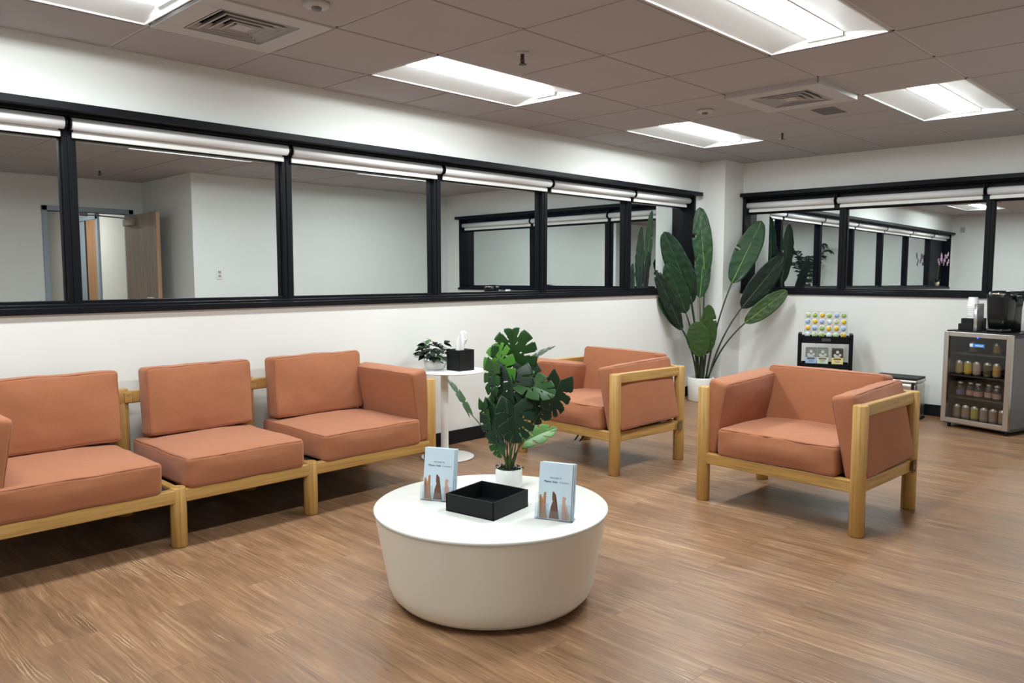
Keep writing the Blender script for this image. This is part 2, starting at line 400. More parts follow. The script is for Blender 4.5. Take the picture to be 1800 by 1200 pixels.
def vent(u, v, drop, label, dark):
    cx, cy = XG+(u+.5)*G, YG-(v+.5)*G
    r = thing('air_vent', label, 'air vent', (cx, cy, H-drop), 0, 'square air vents in the ceiling')
    h = G/2-.008; q = .19
    bm = new()
    for a in ((-h, -h, h, -q), (-h, q, h, h), (-h, -q, -q, q), (q, -q, h, q)): box(bm, (a[0], a[1], 0), (a[2], a[3], .008))
    for (a) in ((-h, -h, -h+.006, h), (h-.006, -h, h, h), (-h, -h, h, -h+.006), (-h, h-.006, h, h)): box(bm, (a[0], a[1], .004), (a[2], a[3], .012+drop))
    obj('panel', bm, M_['vent'], r, bevel=.002)
    bm = new(); box(bm, (-q, -q, .085), (q, q, .095))
    for s in (-1, 1): box(bm, (s*q-.003, -q, .008), (s*q+.003, q, .09)); box(bm, (-q, s*q-.003, .008), (q, s*q+.003, .09))
    obj('duct', bm, M_['vent_dark'], r)
    for k, (a, z) in enumerate(((.182, .002), (.145, 0), (.108, -.002), (.071, -.004))):
        bm = new()   # one square louvre ring, sloping inward and up
        o1, i1 = a, a-.026
        for i in range(4):
            c0, c1 = [(1, 1), (-1, 1), (-1, -1), (1, -1)][i], [(1, 1), (-1, 1), (-1, -1), (1, -1)][(i+1) % 4]
            poly(bm, [(c0[0]*o1, c0[1]*o1, z), (c1[0]*o1, c1[1]*o1, z), (c1[0]*i1, c1[1]*i1, z+.030), (c0[0]*i1, c0[1]*i1, z+.030)])
            poly(bm, [(c0[0]*o1, c0[1]*o1, z), (c1[0]*o1, c1[1]*o1, z), (c1[0]*(o1-.004), c1[1]*(o1-.004), z-.001), (c0[0]*(o1-.004), c0[1]*(o1-.004), z-.001)])
        lv = obj('louvre', bm, M_['vent'], r); sm = lv.modifiers.new('s', 'SOLIDIFY'); sm.thickness = .0015
    bm = new(); box(bm, (-.04, -.04, .0), (.04, .04, .004)); obj('centre_plate', bm, M_['vent'], r)
    return r
vent(0, 0, .004, 'square four-way air vent beside the top left strip light', 0)
vent(5, 2, .03, 'square four-way air vent dropped below the tiles, farther into the room', 0)
# small return grille
bm = new(); cx, cy = 5.52, 2.30
box(bm, (-.125, -.08, -.002), (.125, .08, 0))
for i in range(12): box(bm, (-.12+i*.02, -.075, -.006), (-.114+i*.02, .075, -.001))
tag(obj('ceiling_grille', bm, mat('grille_grey', (0.22, 0.21, 0.21, 1), .6), loc=(cx, cy, H)), 'small flat grey grille in the ceiling beside the far air vent', 'grille')
# sprinklers and detectors
def sprinkler(x, y, label):
    r = thing('sprinkler', label, 'sprinkler', (x, y, H), 0, 'sprinklers in the ceiling')
    bm = new(); lathe(bm, [(.034, 0), (.032, -.006), (.018, -.009), (.012, -.009)], 20); obj('escutcheon', bm, M_['vent'], r)
    bm = new(); cyl(bm, (0, 0), .010, -.035, -.005, 12)
    for s in (-1, 1): tube(bm, bez((s*.008, 0, -.03), (s*.022, 0, -.042), (s*.002, 0, -.056), 6), .003, 6)
    cyl(bm, (0, 0), .022, -.060, -.057, 16); cyl(bm, (0, 0), .005, -.058, -.03, 8)
    obj('head', bm, mat('sprinkler_bronze', (0.09, 0.08, 0.075, 1), .4, .8), r)
sprinkler(3.005, 2.84, 'dark sprinkler head in the ceiling right of the nearer middle strip light')
sprinkler(6.08, 2.90, 'dark sprinkler head in the ceiling right of the farthest strip light')
sprinkler(3.05, -.25, 'sprinkler head seen only mirrored in the window, above the open door')
def detector(x, y, label):
    r = thing('smoke_detector', label, 'smoke detector', (x, y, H), 0, 'white smoke detectors')
    bm = new(); lathe(bm, [(.055, 0), (.055, -.012), (.048, -.018), (.022, -.020)], 28); obj('base', bm, M_['vent'], r)
    bm = new(); lathe(bm, [(.022, -.018), (.020, -.030), (.010, -.034)], 20); obj('sensor', bm, mat('sensor_grey', (.2, .2, .2, 1), .5), r)
detector(1.87, 2.95, 'round pale smoke detector at the top edge, right of the nearer air vent')
detector(4.90, 2.90, 'round pale smoke detector between the farthest strip light and the far air vent')

# ---------------------------------------------------------------- windows
GD = 0.115     # depth of the glass behind the wall face
def band(name, along, a0, a1, mulls, ztop, zhead):
    """along 'x': band in the left wall; along 'y': band in the right wall"""
    root = sgroup(name)
    def B(bm, lo, hi):     # (along, outward depth, z)
        if along == 'x': box(bm, (lo[0], YL+lo[1], lo[2]), (hi[0], YL+hi[1], hi[2]))
        else: box(bm, (XR+lo[1], lo[0], lo[2]), (XR+hi[1], hi[0], hi[2]))
    bm = new(); B(bm, (a0-.02, -.022, 1.046), (a1+.02 if along == 'x' else a1, .02, 1.078)); B(bm, (a0, .015, 1.046), (a1, .15, 1.092)); B(bm, (a0, GD-.03, 1.09), (a1, GD+.03, 1.108))
    obj('window_sill', bm, M_['black'], root, bevel=.002)
    bm = new(); B(bm, (a0-.02, -.075, 2.028), (a1+.03 if along == 'x' else a1, .02, ZT+.014)); obj('header_trim', bm, M_['black'], root, bevel=.002)
    bm = new(); B(bm, (a0, .070, zhead), (a1, .15, 2.035)); B(bm, (a0, .0, 2.014), (a1, .08, 2.035)); B(bm, (a0, GD-.012, ztop), (a1, GD+.03, zhead+.01)); obj('head_frame', bm, M_['black'], root, bevel=.002)
    for s in (a0, a1):
        bm = new(); lo, hi = (s, s+.03) if s == a0 else (s-.03, s)
        B(bm, (lo, -.012, 1.06), (hi, .15, 2.035)); obj('jamb', bm, M_['black'], root, bevel=.002)
    for c in mulls:
        bm = new(); B(bm, (c-.032, .074, 1.085), (c+.032, GD+.03, zhead+.02)); B(bm, (c-.008, .069, 1.08), (c+.008, .08, zhead+.02)); B(bm, (c-.038, GD-.012, 1.09), (c+.038, GD+.02, zhead))
        obj('mullion', bm, M_['black'], root, bevel=.002)
    ed = [a0]+list(mulls)+[a1]
    for k in range(len(ed)-1):
        if along == 'x' and k == 0:
            bm = new(); B(bm, (ed[0]+.02, GD-.02, 1.09), (ed[1]-.02, GD+.02, zhead+.02)); obj('dark_reflection_panel', bm, M_['black'], root); continue  # black panel added instead of glass, standing in for a dark reflection
        bm = new(); lo, hi = ed[k]+.01, ed[k+1]-.01; d = .0030   # the panes lean outward by a hair
        B(bm, (lo, GD, 1.09), (hi, GD+.004, ztop+.02))
        for v in bm.verts:
            if v.co.z > 1.5:
                if along == 'x': v.co.y += d
                else: v.co.x += d
            if along == 'y': v.co.x -= 0.0048*(v.co.y-(lo+hi)/2)
        obj('window_pane', bm, M_['pane'], root)
    return root
ML = [0.13, 1.330, 2.533, 3.730, 4.887, 6.066]
MR = [1.775, 3.005]
band('window_1', 'x', WX0, WX1, ML, 1.915, 1.922)
band('window_2', 'y', RY0, RY1, MR, 1.858, 1.868)

def blind(along, a0, a1, zc, label, group):
    L = a1-a0
    if along == 'x': r = thing('roller_blind', label, 'roller blind', ((a0+a1)/2, YL+.036, zc), 0, group)
    else: r = thing('roller_blind', label, 'roller blind', (XR+.036, (a0+a1)/2, zc), -PI/2, group)
    bm = new(); rod(bm, (-L/2+.012, 0, 0), (L/2-.012, 0, 0), .030, 24); obj('roller', bm, M_['shade'], r, smooth=False)
    for p in r.children[0].data.polygons: p.use_smooth = len(p.vertices) == 4
    bm = new(); box(bm, (-L/2+.03, .022, -.062), (L/2-.03, .024, 0)); obj('shade_cloth', bm, M_['shade'], r)
    bm = new(); box(bm, (-L/2+.022, .016, -.066), (L/2-.022, .028, -.036)); obj('hem_bar', bm, M_['white'], r, bevel=.003)
    for s in (-1, 1):
        bm = new(); x = s*(L/2-.005)
        box(bm, (x-.003, -.02, -.01), (x+.003, .020, .066)); v = cyl(bm, (0, 0), .033, -.003, .003, 20); xf(bm, v, Matrix.Translation((x, 0, 0)) @ Matrix.Rotation(PI/2, 4, 'Y'))
        obj('bracket', bm, M_['black'], r)
    return r
eL = [WX0+.02, .13, 1.314, 2.530, 3.740, 4.920, 6.080, 7.045]
nL = ['white roller blind at the west end of the long window, behind the camera', 'leftmost visible white roller blind, cut off by the left edge of the view', 'widest-looking white roller blind, second from the left on the long window',
      'white roller blind third from the left, above the third pane', 'white roller blind fourth from the left, behind the monstera', 'white roller blind fifth from the left on the long window', 'rolled white blind at the corner end of the long window']
for k in range(7): blind('x', eL[k]+.004, eL[k+1]-.004, 1.981, nL[k], 'roller blinds along the long window')
eR = [.48, 1.803, 3.055, 3.985]
nR = ['white roller blind cut by the right edge of the view, above the coffee machine', 'long white roller blind in the middle of the far window', 'white roller blind of the far window next to the corner column']
for k in range(3): blind('y', eR[k]+.004, eR[k+1]-.004, 1.943, nR[k], 'roller blinds along the far window')

# ---------------------------------------------------------------- door and things seen mirrored in the glass
root = sgroup('door_1')
bm = new()
for (a, b) in ((DX0-.055, DX0), (DX1, DX1+.055)): box(bm, (a, YA-.14, 0), (b, YA+.02, DZ+.055))
box(bm, (DX0-.055, YA-.14, DZ), (DX1+.055, YA+.02, DZ+.055)); obj('door_frame', bm, M_['frame_blue'], root, bevel=.003)
bm = new(); box(bm, (DX1-.048, YA+.02, .01), (DX1-.004, YA+.93, DZ-.02)); leaf = obj('door_leaf', bm, [M_['door_face'], M_['veneer']], root, bevel=.002)
for p in leaf.data.polygons:
    if abs(p.normal.y) > .9: p.material_index = 1
bm = new(); box(bm, (DX1-.105, YA+.10, DZ-.15), (DX1-.048, YA+.34, DZ-.07)); obj('door_closer', bm, M_['door_face'], leaf, bevel=.006)
bm = new(); rod(bm, (DX1-.08, YA+.16, DZ-.06), (DX1-.42, YA+.09, DZ-.035), .008, 8); rod(bm, (DX1-.42, YA+.09, DZ-.035), (DX1-.50, YA+.01, DZ-.03), .008, 8)
box(bm, (DX1-.54, YA-.01, DZ-.045), (DX1-.46, YA+.03, DZ-.005)); obj('closer_arm', bm, M_['fridge_grey'], leaf)
bm = new(); rod(bm, (DX1-.05, YA+.87, 1.0), (DX1-.10, YA+.87, 1.0), .010, 10); rod(bm, (DX1-.10, YA+.87, 1.0), (DX1-.10, YA+.76, 1.0), .010, 10); obj('door_handle', bm, M_['chrome'], leaf)
root = sgroup('door_2')
bm = new(); box(bm, (XA-.010, -3.22, .01), (XA-.002, -3.12, 2.02)); obj('door_gap', bm, M_['dark_void'], root)
bm = new(); x = XA
box(bm, (x-.03, -3.65, 0), (x+.0, -3.57, 2.09)); box(bm, (x-.03, -2.74, 0), (x, -2.66, 2.09)); box(bm, (x-.03, -3.65, 2.02), (x, -2.66, 2.09))
obj('door_frame', bm, M_['frame_blue'], root, bevel=.003)
bm = new(); box(bm, (x-.012, -3.57, .01), (x-.002, -3.22, 2.02)); obj('side_panel', bm, M_['frame_blue'], root)
bm = new(); box(bm, (x-.022, -3.12, .01), (x-.004, -2.74, 2.02)); obj('door_leaf', bm, M_['veneer'], root)
# light switch, wall sensor
r = thing('light_switch', 'pale double light switch on the wall, seen mirrored in the second pane', 'light switch', (4.12, YB, 1.265))
bm = new(); box(bm, (-.036, 0, -.058), (.036, .008, .058)); obj('plate', bm, M_['white'], r, bevel=.003)
for s in (-1, 1):
    bm = new(); box(bm, (-.017, .006, s*.022-.014), (.017, .013, s*.022+.014)); obj('rocker', bm, mat('switch_grey', (.38, .37, .36, 1), .5), r, bevel=.002)
bm = new(); box(bm, (0, -.03, -.045), (.035, .03, .045)); tag(obj('wall_sensor', bm, mat('sensor_box', (.45, .44, .44, 1), .5), loc=(XW, 4.10, 2.12), bevel=.005), 'small grey box high on the west wall, mirrored in the far window', 'sensor')

# ---------------------------------------------------------------- cushions
def cushion(w, d, h, r=.022, bulge=(.012, .012, .02), seed=0, wr=.003, n=18, pleat=0):
    """soft box: w x d x h, centred, seams round the top and bottom"""
    bm = new(); half = Vector((w/2, d/2, h/2))
    def axisp(L):   # parameter positions, dense near the edges
        k = [0, .25, .5, .75, 1]; e = [-L/2+r*q for q in k]; m = max(4, int(n*L/.5))
        return e+[(-L/2+r)+(L-2*r)*i/m for i in range(1, m)]+[-q for q in reversed(e)]
    A = [axisp(2*x) for x in half]
    def mapp(p):
        q = Vector([max(-half[i]+r, min(half[i]-r, p[i])) for i in range(3)]); dd = p-q
        co = q + (dd.normalized()*r if dd.length > 1e-9 else dd)
        u = [q[i]/(half[i]-r) if half[i] > r else 0 for i in range(3)]
        for i in range(3):
            j, k = (i+1) % 3, (i+2) % 3
            s = (dd[i] > 1e-9)-(dd[i] < -1e-9)
            if s: co[i] += s*bulge[i]*(max(0, 1-u[j]**2)**.6)*(max(0, 1-u[k]**2)**.6)
        nz = Vector((co.x*7+seed*3.1, co.y*7+seed, co.z*9+seed*.7))
        co += noise.noise_vector(nz)*wr + noise.noise_vector(nz*2.7)*wr*.5
        if pleat and co.y < 0:
            m_ = min(1, -co.y/(d/2))**6
            co.y -= pleat*m_*(1-abs(u[0])**3)*noise.noise(Vector((co.x*15, seed, co.z*4)))
            co.z += .4*pleat*m_*noise.noise(Vector((co.x*9, seed+5, 0)))
        return co
    for i in range(3):
        j, k = (i+1) % 3, (i+2) % 3
        for s in (-1, 1):
            gr = []
            for a in A[j]:
                row = []
                for b in A[k]:
                    p = Vector((0, 0, 0)); p[i] = s*half[i]; p[j] = a; p[k] = b; row.append(bm.verts.new(mapp(p)))
                gr.append(row)
            for a in range(len(gr)-1):
                for b in range(len(gr[0])-1): bm.faces.new((gr[a][b], gr[a+1][b], gr[a+1][b+1], gr[a][b+1])).smooth = True
    bmesh.ops.remove_doubles(bm, verts=bm.verts, dist=1e-5)
    # seam piping path
    pb = new()
    for s in (-1, 1):
        e = r*.30; pts = []
        X, Y, Z, rc = w/2-e, d/2-e, s*(h/2-e), r
        for (cx, cy, a0) in ((X-rc, Y-rc, 0), (-X+rc, Y-rc, 90), (-X+rc, -Y+rc, 180), (X-rc, -Y+rc, 270)):
            for q in range(0, 91, 15): a = math.radians(a0+q); pts.append(Vector((cx+rc*math.cos(a), cy+rc*math.sin(a), Z)))
        full = []
        for i2 in range(len(pts)):
            a, b = pts[i2], pts[(i2+1) % len(pts)]; m = max(1, int((b-a).length/.04))
            for q in range(m): full.append(a.lerp(b, q/m))
        full = [p+noise.noise_vector(Vector((p.x*7+seed*3.1, p.y*7+seed, p.z*9+seed*.7)))*wr for p in full]
        tube(pb, full, .0026, 6, True)
    return bm, pb
def add_cushion(name, parent, dims, loc, rot=(0, 0, 0), label=None, **kw):
    a, b = cushion(*dims, **kw)
    o = obj(name, a, M_['fabric'], parent, loc=loc, rot=rot)
    obj('piping', b, M_['piping'], o)
    if label: o['label'] = label
    return o
def post(parent, x, y, z1, r=.036, name='leg', z0=0):
    bm = new(); lathe(bm, [(r-.004, z0), (r, z0+.004), (r, z1-.006), (r-.006, z1)], 28); o = obj(name, bm, M_['wood_z'], parent, loc=(x, y, 0)); return o
def rail(parent, lo, hi, ax, name='rail', bevel=.006):
    bm = new(); box(bm, lo, hi); return obj(name, bm, M_['wood_'+ax], parent, bevel=bevel)

# ---------------------------------------------------------------- sofa (front at y = 3.53, runs along x)
sf = thing('sofa', 'long three-seat terracotta sofa on a light oak frame against the window wall', 'sofa', (0, 0, 0))
PX = [0.665, 1.470, 2.157, 2.962]; FY, BY = 3.545, 4.205
for i, x in enumerate(PX):
    post(sf, x, FY, .634 if i in (0, 3) else .278); post(sf, x, BY, .634 if i in (0, 3) else .66)
for i in range(3):
    rail(sf, (PX[i]+.02, FY-.028, .208), (PX[i+1]-.02, FY+.012, .270), 'x', 'front_rail')
    rail(sf, (PX[i]+.02, BY-.018, .208), (PX[i+1]-.02, BY+.018, .270), 'x', 'rear_rail')
rail(sf, (PX[0]+.02, BY-.036, .585), (PX[3]-.02, BY-.004, .648), 'x', 'back_rail')
for i, x in enumerate(PX): rail(sf, (x-.018, FY+.02, .208), (x+.018, BY-.02, .270), 'y', 'side_rail')
for x in (PX[0], PX[3]): rail(sf, (x-.016, FY+.02, .572), (x+.016, BY-.02, .634), 'y', 'arm_rail')
for i in range(3):
    bm = new(); box(bm, (PX[i]+.02, FY+.012, .236), (PX[i+1]-.02, BY-.02, .254)); obj('seat_panel', bm, M_['dark_void'], sf)
for x in (PX[1], PX[2]):
    bm = new(); box(bm, (x+.004, BY-.044, .592), (x+.040, BY-.036, .640))
    for dz in (-.014, .014): cyl2 = rod(bm, (x+.022, BY-.046, .616+dz), (x+.022, BY-.042, .616+dz), .004, 8)
    obj('joint_plate', bm, M_['wood_x'], sf)
seats = [(.745, 1.392), (1.498, 2.105), (2.222, 2.868)]
for k, (a, b) in enumerate(seats): add_cushion('seat_cushion', sf, (b-a, .655, .142), ((a+b)/2, 3.505+.3275, .262+.071+.004), seed=k+1, bulge=(.006, .008, .018), wr=.0045)
backs = [(.84, 1.418), (1.545, 2.112), (2.250, 2.845)]
for k, (a, b) in enumerate(backs): add_cushion('back_cushion', sf, (b-a, .352, .115), ((a+b)/2, 4.110, .592), rot=(math.radians(90-5), 0, 0), seed=k+5, bulge=(.004, .004, .016), wr=.0055)
for s, x, sd in ((1, .745, 9), (-1, 2.925, 10)):
    add_cushion('arm_cushion', sf, (.60, .415, .118), (x-(.0 if s > 0 else .02), 3.83, .480), rot=(PI/2, s*math.radians(9)*0, PI/2), seed=sd, bulge=(.004, .004, .010))
ARM = [o for o in bpy.data.objects if o.parent == sf and o.name.startswith('arm_cushion')]
for o, s in zip(ARM, (1, -1)): o.rotation_euler = (Matrix.Rotation(s*math.radians(9), 3, 'Y') @ Matrix.Rotation(PI/2, 3, 'Z') @ Matrix.Rotation(PI/2, 3, 'X')).to_euler()

# ---------------------------------------------------------------- armchairs (local: front is -y, right as you face it is +x)
def armchair(label, loc, rz):
    r = thing('armchair', label, 'armchair', loc, rz, 'terracotta armchairs')
    a, b = .425, .325
    for sx in (-1, 1):
        for sy in (-1, 1): post(r, sx*a, sy*b, .634)
        rail(r, (sx*a-.016, -b+.02, .572), (sx*a+.016, b-.02, .634), 'y', 'arm_rail')
        rail(r, (sx*a-.018, -b+.02, .208), (sx*a+.018, b-.02, .270), 'y', 'side_rail')
    rail(r, (-a+.02, -b-.02, .208), (a-.02, -b+.018, .270), 'x', 'front_rail'); rail(r, (-a+.02, b-.018, .208), (a-.02, b+.018, .270), 'x', 'rear_rail')
    rail(r, (-a+.02, b-.01, .572), (a-.02, b+.02, .634), 'x', 'back_rail')
    bm = new(); box(bm, (-a+.02, -b+.018, .236), (a-.02, b-.018, .254)); obj('seat_panel', bm, M_['dark_void'], r)
    for s in (-1, 1):
        bm = new(); box(bm, (s*(a+.034)-.003, b-.05, .206), (s*(a+.034)+.003, b-.01, .272))
        for dz in (-.02, .02): rod(bm, (s*(a+.036), b-.03, .239+dz), (s*(a+.041), b-.03, .239+dz), .005, 8)
        obj('joint_plate', bm, mat('bronze_plate', (.16, .10, .05, 1), .45), r)
    add_cushion('seat_cushion', r, (.655, .60, .150), (0, -.055, .344), seed=21, bulge=(.004, .014, .018), wr=.004, pleat=.010)
    add_cushion('back_cushion', r, (.66, .40, .135), (0, .235, .518), rot=(math.radians(90-6), 0, 0), seed=22, bulge=(.004, .004, .014))
    for s in (-1, 1):
        o = add_cushion('arm_cushion', r, (.60, .408, .118), (s*.375, -.03, .480), seed=24+s, bulge=(.004, .004, .012), wr=.004)
        o.rotation_euler = (Matrix.Rotation(math.radians(2.2), 3, 'X') @ Matrix.Rotation(-s*math.radians(11), 3, 'Y') @ Matrix.Rotation(PI/2, 3, 'Z') @ Matrix.Rotation(PI/2, 3, 'X')).to_euler()
    return r
ch1 = armchair('terracotta armchair with oak frame standing alone at the right, nearest the fridge', (4.13, 1.785, 0), math.radians(-92.4))
ch2 = copy_tree(ch1); ch2.location = (4.26, 3.29, 0); ch2.rotation_euler = (0, 0, math.radians(-94.5))
ch2['label'] = 'terracotta armchair with oak frame behind the monstera, in front of the tall corner plant'
for q in ch2.children:      # this chair's left arm cushion has slumped at the back
    if q.name.startswith('arm_cushion') and q.location.x < 0:
        q.rotation_euler = (Matrix.Rotation(math.radians(-10), 3, 'X') @ q.rotation_euler.to_matrix()).to_euler()
        q.location.z -= .035; q.scale = (1, .90, 1)
bm = new()   # webbing end hanging under this chair only
for k in (0, 1): tube(bm, bez((-.02+k*.05, -.15, .235), (-.03+k*.05, -.17, .15), (-.05+k*.045, -.19, .125), 8), .005, 6)
obj('hanging_strap', bm, M_['matte_black'], ch2)['label'] = 'thin black straps hanging under the seat'

# ---------------------------------------------------------------- coffee table
ct = thing('coffee_table', 'low round drum coffee table, white top on cream tapered body', 'coffee table', (2.10, 2.145, 0))
TR = .452
prof = [(.05, .0), (.30, .0), (.335, .004), (.365, .016), (.388, .040), (.399, .070), (.405, .105), (.447, .335), (.449, .345)]
bm = new(); lathe(bm, prof, 128); obj('body', bm, M_['table_side'], ct)
bm = new(); lathe(bm, [(.44, .3435), (TR-.003, .3435), (TR, .346), (TR, .354), (TR-.002, .356), (.1, .356)], 128); obj('table_top', bm, M_['table_top'], ct)
TZ = .356
# open black tray
bm = new(); s_ = .112; wl = .006
box(bm, (-s_, -s_, 0), (s_, s_, .006))
for q in ((-s_, -s_, s_, -s_+wl), (-s_, s_-wl, s_, s_), (-s_, -s_, -s_+wl, s_), (s_-wl, -s_, s_, s_)): box(bm, (q[0], q[1], 0), (q[2], q[3], .068))
tag(obj('tray', bm, M_['matte_black'], loc=(2.045, 2.110, TZ), rot=(0, 0, math.radians(9)), bevel=.0012), 'square open black box tray in the middle of the coffee table', 'tray')

# brochure holders
SKIN = [mat('print_tan', srgb(176, 122, 84), .5), mat('print_brown', srgb(104, 70, 54), .5), mat('print_pink', srgb(208, 160, 140), .5), mat('print_shadow', srgb(88, 62, 52), .5)]
M_['card'] = mat('pale_blue_card', srgb(200, 219, 232), .45)
M_['card_print'] = mat('blue_print', srgb(188, 208, 226), .45)
M_['ink'] = mat('dark_ink', srgb(70, 82, 98), .6)
M_['ink_light'] = mat('light_ink', srgb(132, 146, 160), .6)
def legs_print(parent, y, W):
    # raised feet, drawn in card coordinates (x -.5..+.5 of width, z 0..1 of height): printed picture
    raw = [(0, [(150, 1000), (180, 880), (186, 790), (165, 730), (148, 690), (153, 664), (173, 666), (190, 700), (206, 742), (214, 700), (218, 640), (235, 618), (254, 626), (253, 662), (240, 720), (236, 770), (242, 850), (257, 930), (277, 1000)]),
           (1, [(300, 1000), (310, 940), (330, 830), (362, 745), (350, 712), (355, 660), (356, 615), (372, 599), (386, 620), (392, 646), (410, 648), (415, 680), (400, 725), (415, 790), (435, 880), (455, 970), (462, 1000)]),
           (2, [(500, 1000), (512, 940), (516, 830), (510, 770), (520, 735), (514, 680), (525, 658), (545, 672), (565, 668), (570, 690), (553, 715), (549, 745), (575, 810), (600, 880), (622, 950), (628, 1000)])]
    A = [('leg_picture', mi, [((x-375-37*(1000-y)/820)/515, (1000-y)/800) for x, y in pts]) for mi, pts in raw]
    for nm, mi, pts in A:
        bm = new(); f = poly(bm, [(p[0]*W, y, p[1]*.197+.004) for p in pts]); bmesh.ops.triangulate(bm, faces=[f], ngon_method='EAR_CLIP'); obj(nm, bm, SKIN[mi], parent)
    bm = new()
    for pts in ([(.005, 0), (.018, 0), (.004, .24), (-.003, .29)], [(.375, 0), (.395, 0), (.33, .18), (.305, .26)]):
        poly(bm, [(p[0]*W, y-.0002, p[1]*.195+.004) for p in pts])
    obj('leg_picture', bm, SKIN[3], parent)
def brochure_set(loc, rz, side):
    W, Hh = .128, .205
    tilt = math.radians(-9)
    h = thing('brochure_holder', 'clear acrylic %s brochure holder on the coffee table' % side, 'holder', loc, rz, 'clear brochure holders on the coffee table')
    bm = new(); w = W/2+.008
    box(bm, (-w, -.005, 0), (w, .045, .002)); 
    xfm = Matrix.Rotation(tilt, 4, 'X')
    box(bm, (-w, -.005, .0), (-.018*0-w+.052, -.003, .060), xfm); box(bm, (w-.052, -.005, .0), (w, -.003, .060), xfm); box(bm, (-w, -.005, .0), (w, -.003, .034), xfm)
    for s in (-1, 1): box(bm, (s*w-.001, -.005, 0), (s*w+.001, .024, .092), xfm)
    box(bm, (-w, .022, 0), (w, .024, .13), xfm)
    obj('pocket', bm, M_['acrylic'], h)
    bm = new(); box(bm, (-w, .040, 0), (w, .042, .012)); obj('foot', bm, M_['acrylic'], h)
    pos = ['front', 'second', 'rearmost']
    for k in range(3):
        o = thing('brochure', ['pale blue brochure with feet on its cover, front of the %s holder', 'brochure hidden but for its edges, middle of the %s holder', 'rearmost brochure in the %s holder, against its back'][k] % side, 'brochure', loc, rz, 'brochures in the %s holder' % side)
        o.rotation_euler = (tilt, 0, rz)
        dx = [0, .005, .009][k]; o.location = Vector(loc)+Matrix.Rotation(rz, 3, 'Z') @ Vector((dx, .000+k*.0060, .0025))
        bm = new(); box(bm, (-W/2, 0, .0), (W/2, .0045, Hh)); obj('card_stock', bm, M_['card'], o, bevel=.001)
        if k == 0:
            y = -.0006
            bm = text_bm('WELCOME TO', .0072); bmesh.ops.transform(bm, matrix=Matrix.Translation((0, y, .150)) @ Matrix.Rotation(PI/2, 4, 'X'), verts=bm.verts); obj('printed_line', bm, M_['ink'], o)
            bm = text_bm('Metro Vein', .0115); d_ = bmesh.ops.duplicate(bm, geom=bm.verts[:]+bm.edges[:]+bm.faces[:]); bmesh.ops.translate(bm, vec=(.00035, 0, .0), verts=[q for q in d_['geom'] if isinstance(q, bmesh.types.BMVert)]); bmesh.ops.transform(bm, matrix=Matrix.Translation((-.018, y, .136)) @ Matrix.Rotation(PI/2, 4, 'X'), verts=bm.verts); obj('printed_name', bm, M_['ink'], o)
            bm = text_bm('Centers', .0115); bmesh.ops.transform(bm, matrix=Matrix.Translation((.034, y, .136)) @ Matrix.Rotation(PI/2, 4, 'X'), verts=bm.verts); obj('printed_name', bm, M_['ink_light'], o)
            legs_print(o, y, W*.98)
brochure_set((2.112, 1.835, TZ), math.atan2(-.93, .367), 'right-hand')
brochure_set((1.975, 2.322, TZ), math.atan2(-.90, .43), 'left-hand')

# ---------------------------------------------------------------- leaves
def blade(parent, base, tip, width, nrm, m, curve=.06, fold=.12, taper=.55, torn=(), name='leaf', rib=None, seed=0, label=None, twist=0):
    """long oval leaf (banana type)"""
    base, tip = Vector(base), Vector(tip); a = tip-base; L = a.length; ad = a/L
    n = Vector(nrm); n = (n-ad*n.dot(ad)).normalized(); s = ad.cross(n)
    bm = new(); NTt, NW = 30, 7
    def P(t, w):
        wd = width/2*max(0.0, math.sin(PI*t**.92))**.46 if 0 < t < 1 else 0
        wd *= 1+.05*noise.noise(Vector((t*5, seed, w)))
        tw = twist*t
        ss = s*math.cos(tw)+n*math.sin(tw); nn = n*math.cos(tw)-s*math.sin(tw)
        rip = .006*noise.noise(Vector((t*14, w*3, seed)))
        return base+a*t+ss*(wd*w)+nn*(-curve*L*(t**2)*.8+curve*L*.8*t+fold*abs(w)*wd+rip*(L/.5)) + ad*(abs(w)*wd*.25*(1-t))
    gr = [[bm.verts.new(P(i/NTt, -1+2*j/(2*NW))) for j in range(2*NW+1)] for i in range(NTt+1)]
    for i in range(NTt):
        for j in range(2*NW):
            side = 1 if j >= NW else -1; w = abs((j+.5)/NW-1)
            if any(sd == side and abs(i-ti) < 1 and w > .55 for ti, sd in torn): continue
            bm.faces.new((gr[i][j], gr[i+1][j], gr[i+1][j+1], gr[i][j+1])).smooth = True
    bmesh.ops.remove_doubles(bm, verts=bm.verts, dist=1e-5)
    o = obj(name, bm, m, parent)
    sm = o.modifiers.new('s', 'SOLIDIFY'); sm.thickness = .0012
    if rib:
        bm = new(); pts = [P(i/12*.97, 0)+n*.0 for i in range(13)]
        tube(bm, pts, [width*.022*(1-i/14)+.0008 for i in range(13)], 6); obj('midrib', bm, rib, o)
    if label: o['label'] = label
    return o
